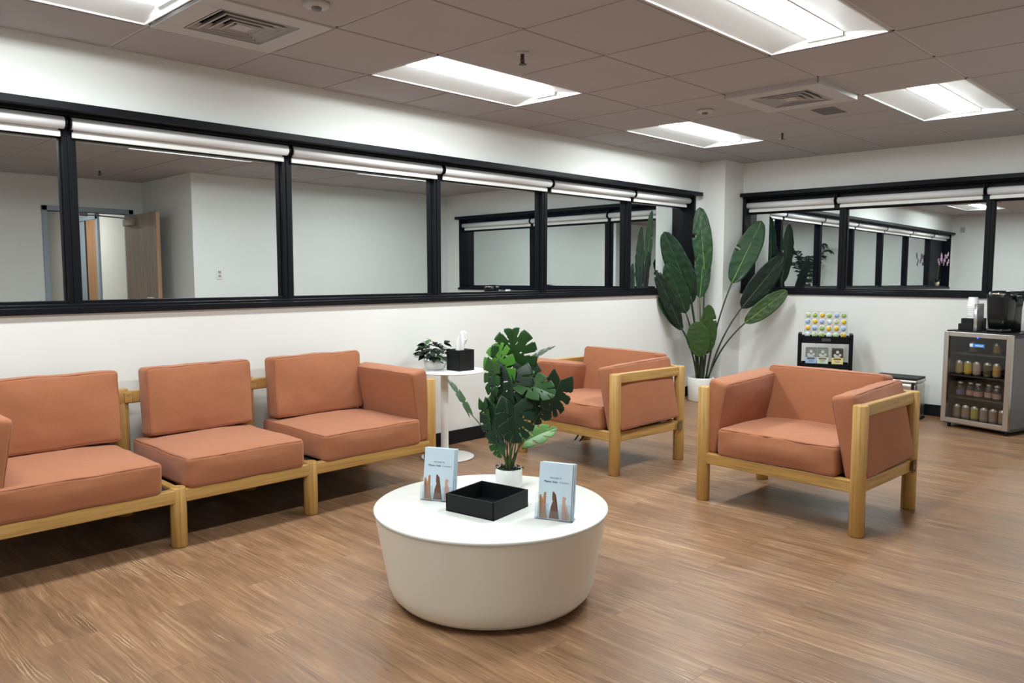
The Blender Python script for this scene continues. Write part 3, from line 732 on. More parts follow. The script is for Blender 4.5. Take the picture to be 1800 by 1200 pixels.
def monstera(parent, base, tip, width, nrm, m, fold=.10, droop=.12, seed=0, slits=5):
    base, tip = Vector(base), Vector(tip); a = tip-base; L = a.length; ad = a/L
    n = Vector(nrm); n = (n-ad*n.dot(ad)).normalized(); s = ad.cross(n)
    rnd = random.Random(seed); bm = new(); NT_, NW = 66, 12
    for sd in (-1, 1):
        cuts = [(.16+.66*(k+.5)/slits+rnd.uniform(-.03, .03), rnd.uniform(.34, .56), rnd.uniform(.016, .028)) for k in range(slits)]
        hol = [(.2+.55*(k+.5)/2+rnd.uniform(-.03, .03), rnd.uniform(.22, .32), rnd.uniform(.016, .026)) for k in range(2)] if rnd.random() < .6 else []
        def P(t, w):
            th = math.radians(128)*(1-t)**1.15
            l = (.50+.14*math.sin(PI*t))*(1-.62*t**3)*width*.88
            d = ad*math.cos(th)+s*sd*math.sin(th)
            p = base+a*(t*.86)+d*(l*w)
            q = (p-base).dot(ad)/L
            return p + n*(fold*w*l - droop*L*q*q - .10*l*w*w + .006*math.sin(t*15)*w*width)
        gr = [[bm.verts.new(P(i/NT_, j/NW)) for j in range(NW+1)] for i in range(NT_+1)]
        for i in range(NT_):
            for j in range(NW):
                t, w = (i+.5)/NT_, (j+.5)/NW
                if any(w > w0 and abs(t-tc) < hw*(.50+.8*(w-w0)+(.55 if w > .95 else .22 if w > .87 else 0)) for tc, w0, hw in cuts): continue
                if any(abs(w-wc) < .07 and abs(t-tc) < hw*.7 for tc, wc, hw in hol): continue
                bm.faces.new((gr[i][j], gr[i+1][j], gr[i+1][j+1], gr[i][j+1])).smooth = True
    bmesh.ops.remove_doubles(bm, verts=bm.verts, dist=1e-5)
    lo = [v for v in bm.verts if not v.link_faces]; bmesh.ops.delete(bm, geom=lo, context='VERTS')
    o = obj('leaf', bm, m, parent); sm = o.modifiers.new('s', 'SOLIDIFY'); sm.thickness = .0008
    bm = new(); pts = [base+a*(.86*i/10)-n*(droop*L*(.86*i/10)**2) for i in range(11)]
    tube(bm, pts, [.0016-.0001*i for i in range(11)], 5); obj('midrib', bm, M_['rib_dark'], o)
    return o
def stem(parent, a, b, bend, r0_, r1_, m, name='stem'):
    bm = new(); a, b = Vector(a), Vector(b); c = (a+b)/2+Vector(bend)
    pts = bez(a, c, b, 12); tube(bm, pts, [r0_+(r1_-r0_)*i/12 for i in range(13)], 7); return obj(name, bm, m, parent)

VB = -Vector((fwd.x, fwd.y, 0)).normalized()     # towards the viewer's side of the room
VR = Vector((rgt.x, rgt.y, 0)).normalized()
UP = Vector((0, 0, 1))
# ---- monstera on the coffee table
mp_loc = Vector((2.318, 2.262, TZ))
mo = thing('potted_monstera', 'leafy green monstera in a small white pot on the coffee table', 'potted plant', mp_loc)
PR = .056
bm = new(); lathe(bm, [(.03, 0), (PR-.006, 0), (PR-.003, .003), (PR, .01), (PR, .082), (PR-.004, .083), (PR-.005, .074), (.01, .074)], 40); obj('pot', bm, M_['ceramic'], mo)
bm = new()
rr = random.Random(3)
for k in range(260):
    a_, q = rr.uniform(0, 2*PI), PR*.97*math.sqrt(rr.random()); p = Vector((q*math.cos(a_), q*math.sin(a_), .072+rr.uniform(0, .016)))
    d = Vector((rr.uniform(-1, 1), rr.uniform(-1, 1), rr.uniform(-.2, .9))).normalized()*rr.uniform(.008, .017); e = d.cross(Vector((rr.uniform(-1, 1), rr.uniform(-1, 1), rr.uniform(-1, 1)))).normalized()*.003
    bm.faces.new([bm.verts.new(p-e), bm.verts.new(p+d), bm.verts.new(p+e)])
lathe(bm, [(PR-.006, .07), (PR*.7, .078), (.004, .084)], 24)
obj('moss', bm, M_['soil'], mo)['kind'] = 'stuff'
D0 = (mp_loc-EYE).dot(fwd)
def mq(px, py, b=0):          # plant-local point; b metres towards the viewer's side
    return at(px, py, D0-b)-mp_loc
LV = [  # base px, tip px, width (px), towards-viewer offset base/tip, normal (right, toward, up), material
 ((905, 640), (901, 586), 78, .00, .03, (0, .9, .35), 'leaf_mid', 3),
 ((882, 662), (872, 606), 62, .03, .03, (-.5, .8, .3), 'leaf_light', 3),
 ((868, 640), (860, 710), 46, .05, .05, (-.8, .6, .2), 'leaf_mid', 3),
 ((900, 655), (896, 700), 74, .05, .08, (-.1, .9, .4), 'leaf_dark', 4),
 ((925, 650), (930, 690), 58, .02, .05, (.4, .8, .3), 'leaf_dark', 4),
 ((921, 672), (975, 690), 54, .06, .09, (.1, .75, .6), 'leaf_mid', 3),
 ((985, 668), (962, 742), 58, .02, .05, (.5, .8, .2), 'leaf_dark', 4),
 ((905, 712), (908, 775), 66, .09, .12, (.1, .95, .3), 'leaf_dark', 4),
 ((872, 716), (866, 780), 58, .07, .07, (-.5, .8, .2), 'leaf_dark', 4),
 ((850, 708), (856, 760), 40, .03, .04, (-.9, .4, .2), 'leaf_mid', 3),
 ((822, 722), (789, 656), 46, .00, .00, (.89, .10, .45), 'leaf_mid', 3),
 ((925, 640), (973, 601), 44, -.05, -.05, (-.63, .10, .78), 'leaf_dark', 4),
 ((922, 775), (978, 745), 50, -.02, -.06, (-.2, .5, .85), 'leaf_light', 3),
 ((930, 700), (920, 640), 60, -.05, -.04, (0, .9, .3), 'leaf_mid', 3),
 ((880, 735), (876, 690), 52, -.03, -.04, (-.2, .9, .3), 'leaf_mid', 3),
 ((893, 700), (888, 742), 60, .03, .05, (-.2, .9, .3), 'leaf_mid', 3),
 ((940, 700), (948, 745), 46, .0, .0, (.3, .9, .3), 'leaf_dark', 4),
 ((872, 770), (878, 806), 30, .05, .05, (-.4, .8, .3), 'leaf_mid', 3),
]
for k, (b_, t_, w_, ob, ot, nn, mm, sl) in enumerate(LV):
    base, tip = mq(b_[0], b_[1], ob), mq(t_[0], t_[1], ot); n = VR*nn[0]+VB*nn[1]+UP*nn[2]
    monstera(mo, base, tip, w_*D0/FPX, n, M_[mm], seed=40+k, slits=sl, droop=.15, fold=.20)
    s0 = Vector((random.uniform(-.018, .018), random.uniform(-.018, .018), .07))
    stem(mo, s0, base, (VR*((base-s0).dot(VR)*.05))+UP*.04, .0028, .0018, M_['stem'])

# ---- tall bird-of-paradise in the corner
bp_loc = Vector((6.84, 4.03, 0))
bp = thing('potted_bird_of_paradise', 'tall plant with big paddle leaves in a white pot in the corner', 'potted plant', bp_loc)
bm = new(); lathe(bm, [(.05, 0), (.112, 0), (.120, .008), (.128, .225), (.126, .232), (.119, .232), (.117, .21), (.01, .21)], 48); obj('pot', bm, M_['ceramic'], bp)
bm = new(); lathe(bm, [(.116, .205), (.06, .212), (.003, .214)], 24); obj('soil', bm, M_['soil'], bp)
D1 = (bp_loc-EYE).dot(fwd)
def bq(px, py, b=0): return at(px, py, D1-b)-bp_loc
BL = [ # base, tip, width px, b base, b tip, normal, mat, rib, torn, fold
 ((1239, 486), (1230, 364), 34, .02, .05, (-.2, .95, .1), 'leaf_paddle', 'rib', [(17, -1)], .05),
 ((1230, 524), (1237, 440), 30, .03, .02, (.1, .95, 0), 'leaf_paddle', 'rib', [], .08),
 ((1214, 520), (1167, 407), 40, .12, .20, (-.3, .9, .2), 'leaf_dark', 'rib_dark', [], .06),
 ((1215, 535), (1193, 440), 36, .05, .08, (-.1, .9, .1), 'leaf_black', 'rib_dark', [], .06),
 ((1206, 551), (1172, 462), 36, .18, .26, (-.2, .9, .2), 'leaf_dark', 'rib_dark', [], .06),
 ((1197, 576), (1152, 474), 25, .20, .28, (-.2, .9, .2), 'leaf_black', 'rib_dark', [(27, -1), (28, 1)], .06),
 ((1200, 580), (1157, 522), 22, .12, .22, (.1, .95, .1), 'leaf_paddle', 'rib_dark', [], .06),
 ((1286, 498), (1339, 388), 42, .02, .03, (-.1, .95, .2), 'leaf_paddle', 'rib', [(14, -1)], .05),
 ((1303, 542), (1378, 449), 40, .08, .14, (-.2, .8, -.35), 'leaf_black', 'rib_dark', [], .05),
 ((1309, 568), (1384, 510), 30, .10, .14, (.3, .8, .45), 'leaf_olive', 'rib', [], .05),
 ((1243, 622), (1246, 535), 32, .05, .07, (.2, .95, 0), 'leaf_olive', 'rib_dark', [(20, 1)], .05),
 ((1232, 628), (1224, 565), 40, .14, .16, (-.1, .95, .1), 'leaf_olive', 'rib_dark', [], .05),
]
for k, (b_, t_, w_, ob, ot, nn, mm, rb, torn, fo) in enumerate(BL):
    base, tip = bq(*b_, ob), bq(*t_, ot)
    n = VR*nn[0]+VB*nn[1]+UP*nn[2]
    blade(bp, base, tip, w_*D1/FPX*1.02, n, M_[mm], torn=torn, rib=M_[rb], seed=k, fold=fo, curve=.05)
    s0 = VR*(.07*((b_[0]-1235)/70))+VB*.02*((k % 3)-1)+UP*.21
    if k < 10:
        sd = 1 if b_[0] > 1240 else -1
        stem(bp, s0, base, VR*(-sd*.04*abs(b_[0]-1238)/40)+UP*.06, .010, .0065, M_['stem_dark' if k not in (1,) else 'stem'])
for dx, zt, rr_ in ((.004, .52, .024), (.035, .46, .014)): stem(bp, VR*dx*.5+UP*.20, VR*dx+UP*zt+VB*.03, (0, 0, 0), rr_, .012, M_['stem_dark'], 'stalk')

# ---- palm behind the viewer, mirrored twice in the far window
pl = thing('potted_palm', 'dark palm with fingered fronds, mirrored faintly in the far window', 'potted plant', (-.42, 2.0, 0))
bm = new(); lathe(bm, [(.05, 0), (.15, 0), (.18, .30), (.165, .30), (.16, .27), (.01, .27)], 32); obj('pot', bm, M_['ceramic'], pl)
rp = random.Random(11)
for k in range(9):
    a_ = 2*PI*k/9+.3; d = Vector((math.cos(a_), math.sin(a_), 0)); zt = 1.55+.12*(k % 4)
    p0 = Vector((0, 0, .27)); p2 = d*.42*(.75 if d.x < -.2 else 1)+UP*zt
    if p2.x < -.38: p2.x = -.38
    pts = bez(p0, d*.08+UP*(zt+.1), p2, 16)
    bm = new(); tube(bm, pts, [.007-.0003*i for i in range(17)], 6)
    for i in range(6, 17):
        for s in (-1, 1):
            dr = (pts[i]-pts[i-1]).normalized(); sd = dr.cross(UP).normalized()*s
            q = pts[i]; L = .26*(1-abs(i-12)/9); e = q+sd*L*.8+dr*L*.6-UP*.08; w_ = dr*.026
            if e.x < -.40: continue
            mid = q.lerp(e, .5)+UP*.02
            f = bm.faces.new([bm.verts.new(v) for v in (q-w_*.4, mid-w_, e, mid+w_, q+w_*.4)])
    obj('frond', bm, M_['leaf_dark'], pl)

# ---- orchid on the sill, mirrored in the far window
oc = thing('potted_orchid', 'pink and white orchid in a small pale pot, mirrored in the far window', 'potted plant', (-.20, 4.315, 1.092))
bm = new(); lathe(bm, [(.02, 0), (.032, 0), (.042, .075), (.038, .075), (.005, .06)], 24); obj('pot', bm, mat('cream_pot', (.55, .52, .30, 1), .5), oc)
for s in (-1, 1):
    bm = new(); tube(bm, bez((0, 0, .06), (s*.01, -.01, .38), (s*.05, -.05, .50), 12), .003, 6); obj('stem', bm, M_['stem'], oc)
for k in range(4):
    a_ = [0.2, 1.0+PI, PI, -.2][k]; d = Vector((math.cos(a_), -abs(math.sin(a_))*.3, 0))
    blade(oc, (0, 0, .07), d*.15+UP*(.09+.02*(k % 2)), .05, (0, 0, 1), M_['leaf_mid'], curve=.2, fold=.1)
rp = random.Random(5)
for k in range(20):
    c_ = Vector((rp.uniform(-.10, .10), rp.uniform(-.16, .0)-.02, .40+rp.uniform(0, .17))); bm = new()
    for j in range(5):
        a_ = 2*PI*j/5+rp.random()*.3; q = Vector((math.cos(a_), 0, math.sin(a_))); e = Vector((-math.sin(a_), 0, math.cos(a_)))
        bm.faces.new([bm.verts.new(c_+v) for v in (q*.004, q*.022+e*.018-Vector((0, .004, 0)), q*.040+e*.011, q*.042-e*.009, q*.022-e*.018-Vector((0, .004, 0)))])
    fl_ = obj('flower', bm, M_['petal'], oc)
    bm = new(); bmesh.ops.create_icosphere(bm, subdivisions=1, radius=.006); obj('flower_heart', bm, M_['petal_heart'], fl_, loc=c_-Vector((0, .006, 0)))

# ---------------------------------------------------------------- side table and the things on it
st_c = Vector((3.495, 3.965, 0))
st = thing('side_table', 'small round white pedestal side table between the sofa and the armchair', 'side table', st_c)
bm = new(); lathe(bm, [(.05, .592), (.232, .592), (.236, .595), (.236, .598), (.232, .600), (.02, .600)], 64); obj('table_top', bm, M_['metal_white'], st)
bm = new(); cyl(bm, (-.012, .045), .026, .01, .593, 32); obj('pole', bm, M_['metal_white'], st)
for p in st.children[-1].data.polygons: p.use_smooth = len(p.vertices) == 4
bm = new(); lathe(bm, [(.05, 0), (.176, 0), (.180, .003), (.180, .008), (.174, .011), (.02, .011)], 64, c=(0, .03, 0)); obj('base', bm, M_['metal_white'], st)
tb = thing('tissue_box', 'black cube tissue box with a white tissue pulled up, on the side table', 'tissue box', (3.548, 3.920, .600), math.radians(-2))
bm = new(); q = .066
for a in ((-q, -q, q, -q+.004), (-q, q-.004, q, q), (-q, -q, -q+.004, q), (q-.004, -q, q, q)): box(bm, (a[0], a[1], 0), (a[2], a[3], .140))
for a in ((-q, -q, q, -.03), (-q, .03, q, q), (-q, -.03, -.045, .03), (.045, -.03, q, .03)): box(bm, (a[0], a[1], .130), (a[2], a[3], .137))
box(bm, (-q, -q, 0), (q, q, .004)); obj('box_cover', bm, M_['matte_black'], tb, bevel=.001)
bm = new(); n1, n2 = 26, 12
gr = []
for j in range(n2+1):
    v_ = j/n2; row = []
    for i in range(n1+1):
        u_ = i/n1; ang = u_*2*PI*.92; rad = (.026+.018*v_)*(1+.35*math.sin(ang*3+v_*2))*(1-.55*v_*abs(math.sin(ang*1.0+.6)))
        row.append(bm.verts.new((rad*math.cos(ang)+.012*v_, rad*math.sin(ang)*.8-.008*v_, .120+v_*(.115+.03*math.sin(ang*2+.5)*v_))))
    gr.append(row)
for j in range(n2):
    for i in range(n1): bm.faces.new((gr[j][i], gr[j][i+1], gr[j+1][i+1], gr[j+1][i])).smooth = True
ts = obj('tissue', bm, M_['paper'], tb); sm = ts.modifiers.new('s', 'SOLIDIFY'); sm.thickness = .0006
sp_loc = Vector((3.45, 4.065, .600))
sp = thing('small_potted_plant', 'low dark leafy plant in a white bowl beside the tissue box', 'potted plant', sp_loc)
bm = new(); lathe(bm, [(.02, 0), (.052, 0), (.066, .012), (.076, .035), (.079, .066), (.075, .066), (.072, .05), (.005, .05)], 40); obj('bowl', bm, M_['ceramic'], sp)
bm = new(); rr = random.Random(8)
for k in range(120):
    a_ = rr.uniform(0, 2*PI); el = rr.uniform(.0, 1.2); R_ = .112*math.cos(el*.85)+.008
    c_ = Vector((R_*math.cos(a_), R_*math.sin(a_), .060+.165*math.sin(el)*rr.uniform(.35, 1.0)))
    if c_.y > .13: c_.y = .13
    if c_.x > -.02 and c_.y < -.03: continue
    out = Vector((math.cos(a_), math.sin(a_), rr.uniform(-.6, .5))).normalized(); L = rr.uniform(.04, .07); nn = Vector((rr.uniform(-.5, .5), rr.uniform(-.5, .5), 1)).normalized(); sd = out.cross(nn).normalized()
    vs = []
    for t_ in (0, .25, .5, .8, 1): vs.append((t_, math.sin(PI*t_**.8)*.021+(.002 if t_ in (0, 1) else 0)))
    Lf = [bm.verts.new(c_+out*L*(t_-.3)+sd*w_-Vector((0, 0, .012*t_*t_))) for t_, w_ in vs]; Rt = [bm.verts.new(c_+out*L*(t_-.3)-sd*w_-Vector((0, 0, .012*t_*t_))) for t_, w_ in vs]
    for i in range(4): f = bm.faces.new((Lf[i], Lf[i+1], Rt[i+1], Rt[i])); f.smooth = True; f.material_index = 1 if k % 9 == 0 else 0
obj('foliage', bm, [M_['leaf_black'], M_['leaf_mid']], sp)
bm = new()
for k in range(34):
    a_ = 2*PI*k/34; R_ = rr.uniform(.05, .115); tube(bm, bez((rr.uniform(-.03, .03), rr.uniform(-.03, .03), .05), (R_*.4*math.cos(a_), R_*.4*math.sin(a_), .12), (R_*math.cos(a_), R_*math.sin(a_)*.9, rr.uniform(.05, .12)), 6), .0014, 4)
obj('stems', bm, M_['stem_dark'], sp)

# ---------------------------------------------------------------- beverage fridge
FO = Vector((7.083, 1.932, 0)); ex = Vector((-.286, -.958, 0)).normalized(); FW, FH, FD = .535, .783, .44
frz = math.atan2(ex.y, ex.x)       # local x runs along the front, left to right; local y goes into the fridge
fr = thing('beverage_fridge', 'steel-framed beverage fridge with smoked glass door by the far wall', 'fridge', FO, frz)
bm = new(); y0 = .04; th = .028; z0 = .03
box(bm, (0, y0, z0), (th, FD, FH)); box(bm, (FW-th, y0, z0), (FW, FD, FH)); box(bm, (0, y0, FH-th), (FW, FD, FH)); box(bm, (0, y0, z0), (FW, FD, z0+th)); box(bm, (0, FD-.02, z0), (FW, FD, FH))
obj('cabinet', bm, M_['fridge_grey'], fr, bevel=.003)
bm = new(); box(bm, (th, y0+.01, FH-th-.002), (FW-th, FD-.02, FH-th)); box(bm, (th, y0+.01, z0+th), (FW-th, FD-.02, z0+th+.002)); box(bm, (th, FD-.023, z0+th), (FW-th, FD-.02, FH-th))
for x in (th, FW-th-.002): box(bm, (x, y0+.01, z0+th), (x+.002, FD-.02, FH-th))
obj('lining', bm, mat('fridge_lining', (.10, .095, .09, 1), .6), fr)
bm = new(); box(bm, (0, y0-.005, FH), (FW, FD, FH+.012)); obj('top_panel', bm, M_['matte_black'], fr, bevel=.003)
for (x, y) in ((.04, .06), (FW-.04, .06), (.04, FD-.05), (FW-.04, FD-.05)): bm = new(); cyl(bm, (x, y), .014, 0, .03, 12); obj('foot', bm, M_['matte_black'], fr)
fw_ = .040; dz0, dz1 = .045, FH+.002
door = bpy.data.objects.new('fridge_door', None)
bm = new(); box(bm, (0, 0, dz0), (fw_, .034, dz1)); box(bm, (FW-fw_, 0, dz0), (FW, .034, dz1)); box(bm, (fw_, 0, dz1-fw_*.9), (FW-fw_, .034, dz1)); box(bm, (fw_, 0, dz0), (FW-fw_, .034, dz0+fw_*.9))
door = obj('door', bm, M_['steel'], fr, bevel=.002)
bm = new(); box(bm, (fw_-.004, .012, dz0+.03), (FW-fw_+.004, .016, dz1-.03)); obj('glass', bm, M_['fridge_glass'], door)
bm = new(); v = cyl(bm, (0, 0), .007, -.002, .002, 14); xf(bm, v, Matrix.Translation((.275, -.001, dz1-.036)) @ Matrix.Rotation(PI/2, 4, 'X')); obj('indicator_light', bm, M_['led'], door)
bm = new(); box(bm, (.208, .0095, .672), (.325, .0115, .700)); obj('sticker', bm, [mat('sticker_blue', srgb(28, 120, 200), .5)], door)['label'] = 'blue sticker'
bm = new(); box(bm, (.208, .0085, .674), (.233, .0093, .698), mi=0)
for (x0_, x1_, z_) in ((.247, .315, .689), (.254, .312, .682)): box(bm, (x0_, .0085, z_-.0018), (x1_, .0093, z_+.0018))
obj('sticker_print', bm, mat('sticker_white', srgb(215, 225, 235), .5), door)
for z in (.250, .430, .610):
    bm = new(); box(bm, (th+.004, .07, z-.006), (FW-th-.004, FD-.03, z-.003)); box(bm, (th+.004, .062, z-.009), (FW-th-.004, .07, z+.004)); obj('shelf', bm, mat('shelf_smoke', (.06, .058, .055, 1), .4), fr)
def fpt(x, y, z): return FO+Matrix.Rotation(frz, 3, 'Z') @ Vector((x, y, z))
def can_mesh(r, h):
    bm = new(); lathe(bm, [(r*.55, .003), (r*.75, 0), (r, .012), (r, h-.016), (r*.82, h-.002), (r*.80, h), (r*.74, h-.004), (.003, h-.004)], 20); return bm
alum = mat('can_aluminium', (.70, .68, .64, 1), .3, .9)
def can(name, x, y, z, r, h, col, label, cat, cap=None):
    o = thing(name, label, cat, fpt(x, y, z), frz, 'drinks inside the fridge')
    obj('body', can_mesh(r, h), alum, o)
    bm = new(); rings = lathe(bm, [(r+.0004, .018), (r+.0004, h-.02)], 20, cap=False); obj('printed_wrap', bm, mat('wrap', col, .35, .2), o)
    bm = new(); v = cyl(bm, (0, -.001), r*.30, h-.002, h+.0012, 10); obj('tab', bm, alum, o)
bcols = [(srgb(176, 160, 110), 'dull gold'), (srgb(214, 186, 48), 'bright yellow'), (srgb(190, 168, 156), 'pinkish grey'), (srgb(96, 92, 66), 'dark olive'), (srgb(196, 164, 96), 'amber')]
for k, (x, (c_, nm)) in enumerate(zip((.080, .152, .224, .308, .380), bcols)): can('drink_can', x, .10, .434, .030, .115, c_, nm+' drink can, %s from left on the middle fridge shelf' % ['first', 'second', 'third', 'fourth', 'fifth'][k], 'can')
bcols = [(srgb(150, 136, 118), 'taupe'), (srgb(160, 140, 126), 'dusty pink'), (srgb(178, 172, 72), 'yellow-green'), (srgb(156, 146, 140), 'grey'), (srgb(164, 142, 132), 'rosy grey'), (srgb(158, 138, 112), 'tan')]
for k, (x, (c_, nm)) in enumerate(zip((.078, .151, .224, .297, .370, .443), bcols)): can('drink_can', x, .10, .072, .030, .115, c_, nm+' drink can, %s from left at the fridge bottom' % ['first', 'second', 'third', 'fourth', 'fifth', 'sixth'][k], 'can')
for k, (x, (c_, nm)) in enumerate(zip((.15, .34), [(srgb(150, 110, 100), 'dim red'), (srgb(180, 160, 70), 'dim yellow')])): can('drink_can', x, .16, .614, .030, .09, c_, nm+' drink can on the top fridge shelf', 'can')
for k, (x, c_, nm) in enumerate(((.098, (.12, .14, .24, 1), 'blue'), (.172, (.42, .25, .20, 1), 'pink'), (.244, (.42, .27, .22, 1), 'pink'), (.318, (.45, .30, .25, 1), 'pale pink'), (.392, (.40, .28, .25, 1), 'pale pink'))):
    r = thing('drink_bottle', 'small clear bottle with %s label, %s from left on the lower fridge shelf' % (nm, ['first', 'second', 'third', 'fourth', 'fifth'][k]), 'bottle', fpt(x, .10+.02*(k % 2), .254), frz, 'small bottles in the fridge')
    bm = new(); lathe(bm, [(.010, 0), (.031, .002), (.033, .01), (.033, .075), (.028, .090), (.018, .100), (.018, .106), (.004, .106)], 20); obj('bottle_body', bm, M_['tank'], r)
    bm = new(); lathe(bm, [(.0334, .018), (.0334, .058)], 20, cap=False); obj('paper_label', bm, mat('bottle_label', c_, .5), r)
    bm = new(); lathe(bm, [(.020, .104), (.021, .106), (.021, .118), (.018, .121), (.003, .121)], 16); obj('cap', bm, mat('cap', (.62, .62, .62, 1), .3, .6), r)
FT = FH+.012
# coffee machine
cm = thing('coffee_machine', 'black single-cup coffee machine with chrome handle on top of the fridge', 'coffee machine', fpt(.362, .19, FT), frz)
bm = new(); pr = [(-.115, -.13, 0), ]
def loft(bm, secs):
    rings = []
    for (cx, cy, hx, hy, z, rc) in secs:
        ring = []
        for (sx, sy, a0) in ((1, 1, 0), (-1, 1, 90), (-1, -1, 180), (1, -1, 270)):
            for q in range(0, 91, 18): a = math.radians(a0+q); ring.append(bm.verts.new((cx+sx*(hx-rc)+rc*math.cos(a), cy+sy*(hy-rc)+rc*math.sin(a), z)))
        rings.append(ring)
    n = len(rings[0])
    for k in range(len(rings)-1):
        for i in range(n): bm.faces.new((rings[k][i], rings[k][(i+1) % n], rings[k+1][(i+1) % n], rings[k+1][i])).smooth = True
    bm.faces.new(list(reversed(rings[0]))); bm.faces.new(rings[-1])
bm = new(); loft(bm, [(.0, .05, .070, .08, 0, .02), (.0, .05, .072, .08, .18, .02), (.0, .05, .084, .085, .262, .03)]); obj('rear_body', bm, M_['gloss_black'], cm)
bm = new(); loft(bm, [(.0, -.07, .068, .065, 0, .02), (.0, -.07, .070, .065, .028, .02)]); obj('drip_tray', bm, M_['gloss_black'], cm)
bm = new(); loft(bm, [(.0, -.05, .070, .06, .03, .03), (.0, -.05, .078, .07, .150, .03), (.0, -.045, .082, .088, .268, .04), (.0, -.045, .084, .09, .292, .045), (.0, -.04, .072, .075, .318, .045), (.0, -.035, .045, .05, .326, .03)]); obj('brew_head', bm, M_['gloss_black'], cm)
bm = new(); tube(bm, [Vector((.078*math.cos(a), -.052+.092*math.sin(a), .290+.012*math.sin(-a))) for a in [math.radians(180+i*15) for i in range(13)]], .009, 8); obj('chrome_handle', bm, M_['chrome'], cm)
bm = new(); box(bm, (.085, -.02, .25), (.108, .05, .29)); obj('dial_panel', bm, M_['gloss_black'], cm, bevel=.01)
bm = new(); loft(bm, [(-.098, .05, .022, .075, .0, .012), (-.101, .05, .026, .080, .235, .015)]); obj('water_tank', bm, M_['tank'], cm)
bm = new(); loft(bm, [(-.101, .05, .028, .082, .235, .015), (-.101, .05, .026, .078, .247, .015)]); obj('tank_lid', bm, M_['gloss_black'], cm)
# cup organiser and cups
co = thing('cup_organizer', 'stepped black organizer at the left end of the fridge top', 'organizer', fpt(.118, .17, FT), frz)
bm = new(); box(bm, (-.050, -.10, 0), (.065, .10, .055)); box(bm, (-.030, -.095, .05), (.065, .10, .098)); obj('stepped_body', bm, M_['matte_black'], co, bevel=.004)
cs = thing('paper_cup_stack', 'tall stack of white paper cups on the black organizer', 'paper cups', fpt(.132, .155, FT+.098), frz)
for k in range(9):
    bm = new(); z = k*.0115
    lathe(bm, [(.045, z), (.046, z+.002), (.0455, z+.006), (.0435, z+.010)] if k < 8 else [(.045, z), (.046, z+.002), (.045, z+.004), (.034, z+.076), (.033, z+.078)], 32)
    obj('cup', bm, M_['white'], cs)
bm = new(); ch = thing('cup_dispenser', 'slim silver holder standing between the paper cups and coffee machine', 'holder', fpt(.222, .09, FT), frz)
loft(bm, [(0, 0, .016, .05, 0, .006), (.0, 0, .010, .05, .22, .005)]); obj('holder_body', bm, mat('satin_silver', (.55, .55, .56, 1), .3, .7), ch)

# ---------------------------------------------------------------- trash bin
tbn = thing('trash_bin', 'stainless steel rectangular bin with black lid behind the armchair', 'bin', (7.24, 2.325, 0), 0)
bm = new(); box(bm, (-.13, -.19, .012), (.13, .19, .325)); obj('body', bm, M_['steel'], tbn, bevel=.028, seg=4)
bm = new(); box(bm, (-.134, -.194, .0), (.134, .194, .02)); obj('foot_rim', bm, M_['matte_black'], tbn, bevel=.028, seg=4)
bm = new(); box(bm, (-.134, -.194, .322), (.134, .194, .352)); obj('lid_rim', bm, M_['steel'], tbn, bevel=.028, seg=4)
bm = new(); box(bm, (-.128, -.188, .350), (.128, .188, .368)); obj('lid', bm, M_['matte_black'], tbn, bevel=.02, seg=4)
bm = new(); box(bm, (-.136, -.176, .02), (-.128, -.150, .330)); obj('corner_strip', bm, M_['matte_black'], tbn, bevel=.003)

# ---------------------------------------------------------------- coffee cart with trays
KC = Vector((7.135, 2.93, 0)); KR = math.radians(22.4); KD, KW = .20, .44      # front face centre, turned towards the seats
def kp(x, y, z): return KC+Matrix.Rotation(KR, 3, 'Z') @ Vector((x, y, z))      # x back from the front, y to the left
kt = thing('rolling_cart', 'black tiered cart of coffee supplies against the far wall', 'cart', KC, KR)
hy = KW/2
for sx in (0, 1):
    for sy in (-1, 1):
        bm = new(); box(bm, (sx*KD-.008, sy*hy-.015, .05), (sx*KD+.008, sy*hy+.015, .700)); obj('post', bm, M_['black'], kt, bevel=.005)
        bm = new(); v = cyl(bm, (0, 0), .024, -.010, .010, 18); xf(bm, v, Matrix.Translation((sx*KD, sy*hy, .0245)) @ Matrix.Rotation(PI/2, 4, 'Y')); obj('caster', bm, M_['matte_black'], kt)
for sy in (-1, 1):
    bm = new(); box(bm, (-.008, sy*hy-.015, .690), (KD+.008, sy*hy+.015, .702)); obj('handle_bar', bm, M_['black'], kt, bevel=.004)
for z, hgt in ((.10, .07), (.383, .047), (.615, .065)):
    bm = new(); t_ = .004; b = hy-.018
    box(bm, (0, -b, z), (KD, b, z+t_))
    for q in ((0, -b, t_, b), (KD-t_, -b, KD, b), (0, -b, KD, -b+t_), (0, b-t_, KD, b)): box(bm, (q[0], q[1], z), (q[2], q[3], z+hgt))
    obj('tray', bm, M_['black'], kt, bevel=.002)
bm = new(); box(bm, (-.0025, -.045, .635), (.002, .030, .662)); obj('badge', bm, mat('badge_grey', (.05, .05, .055, 1), .4), kt)
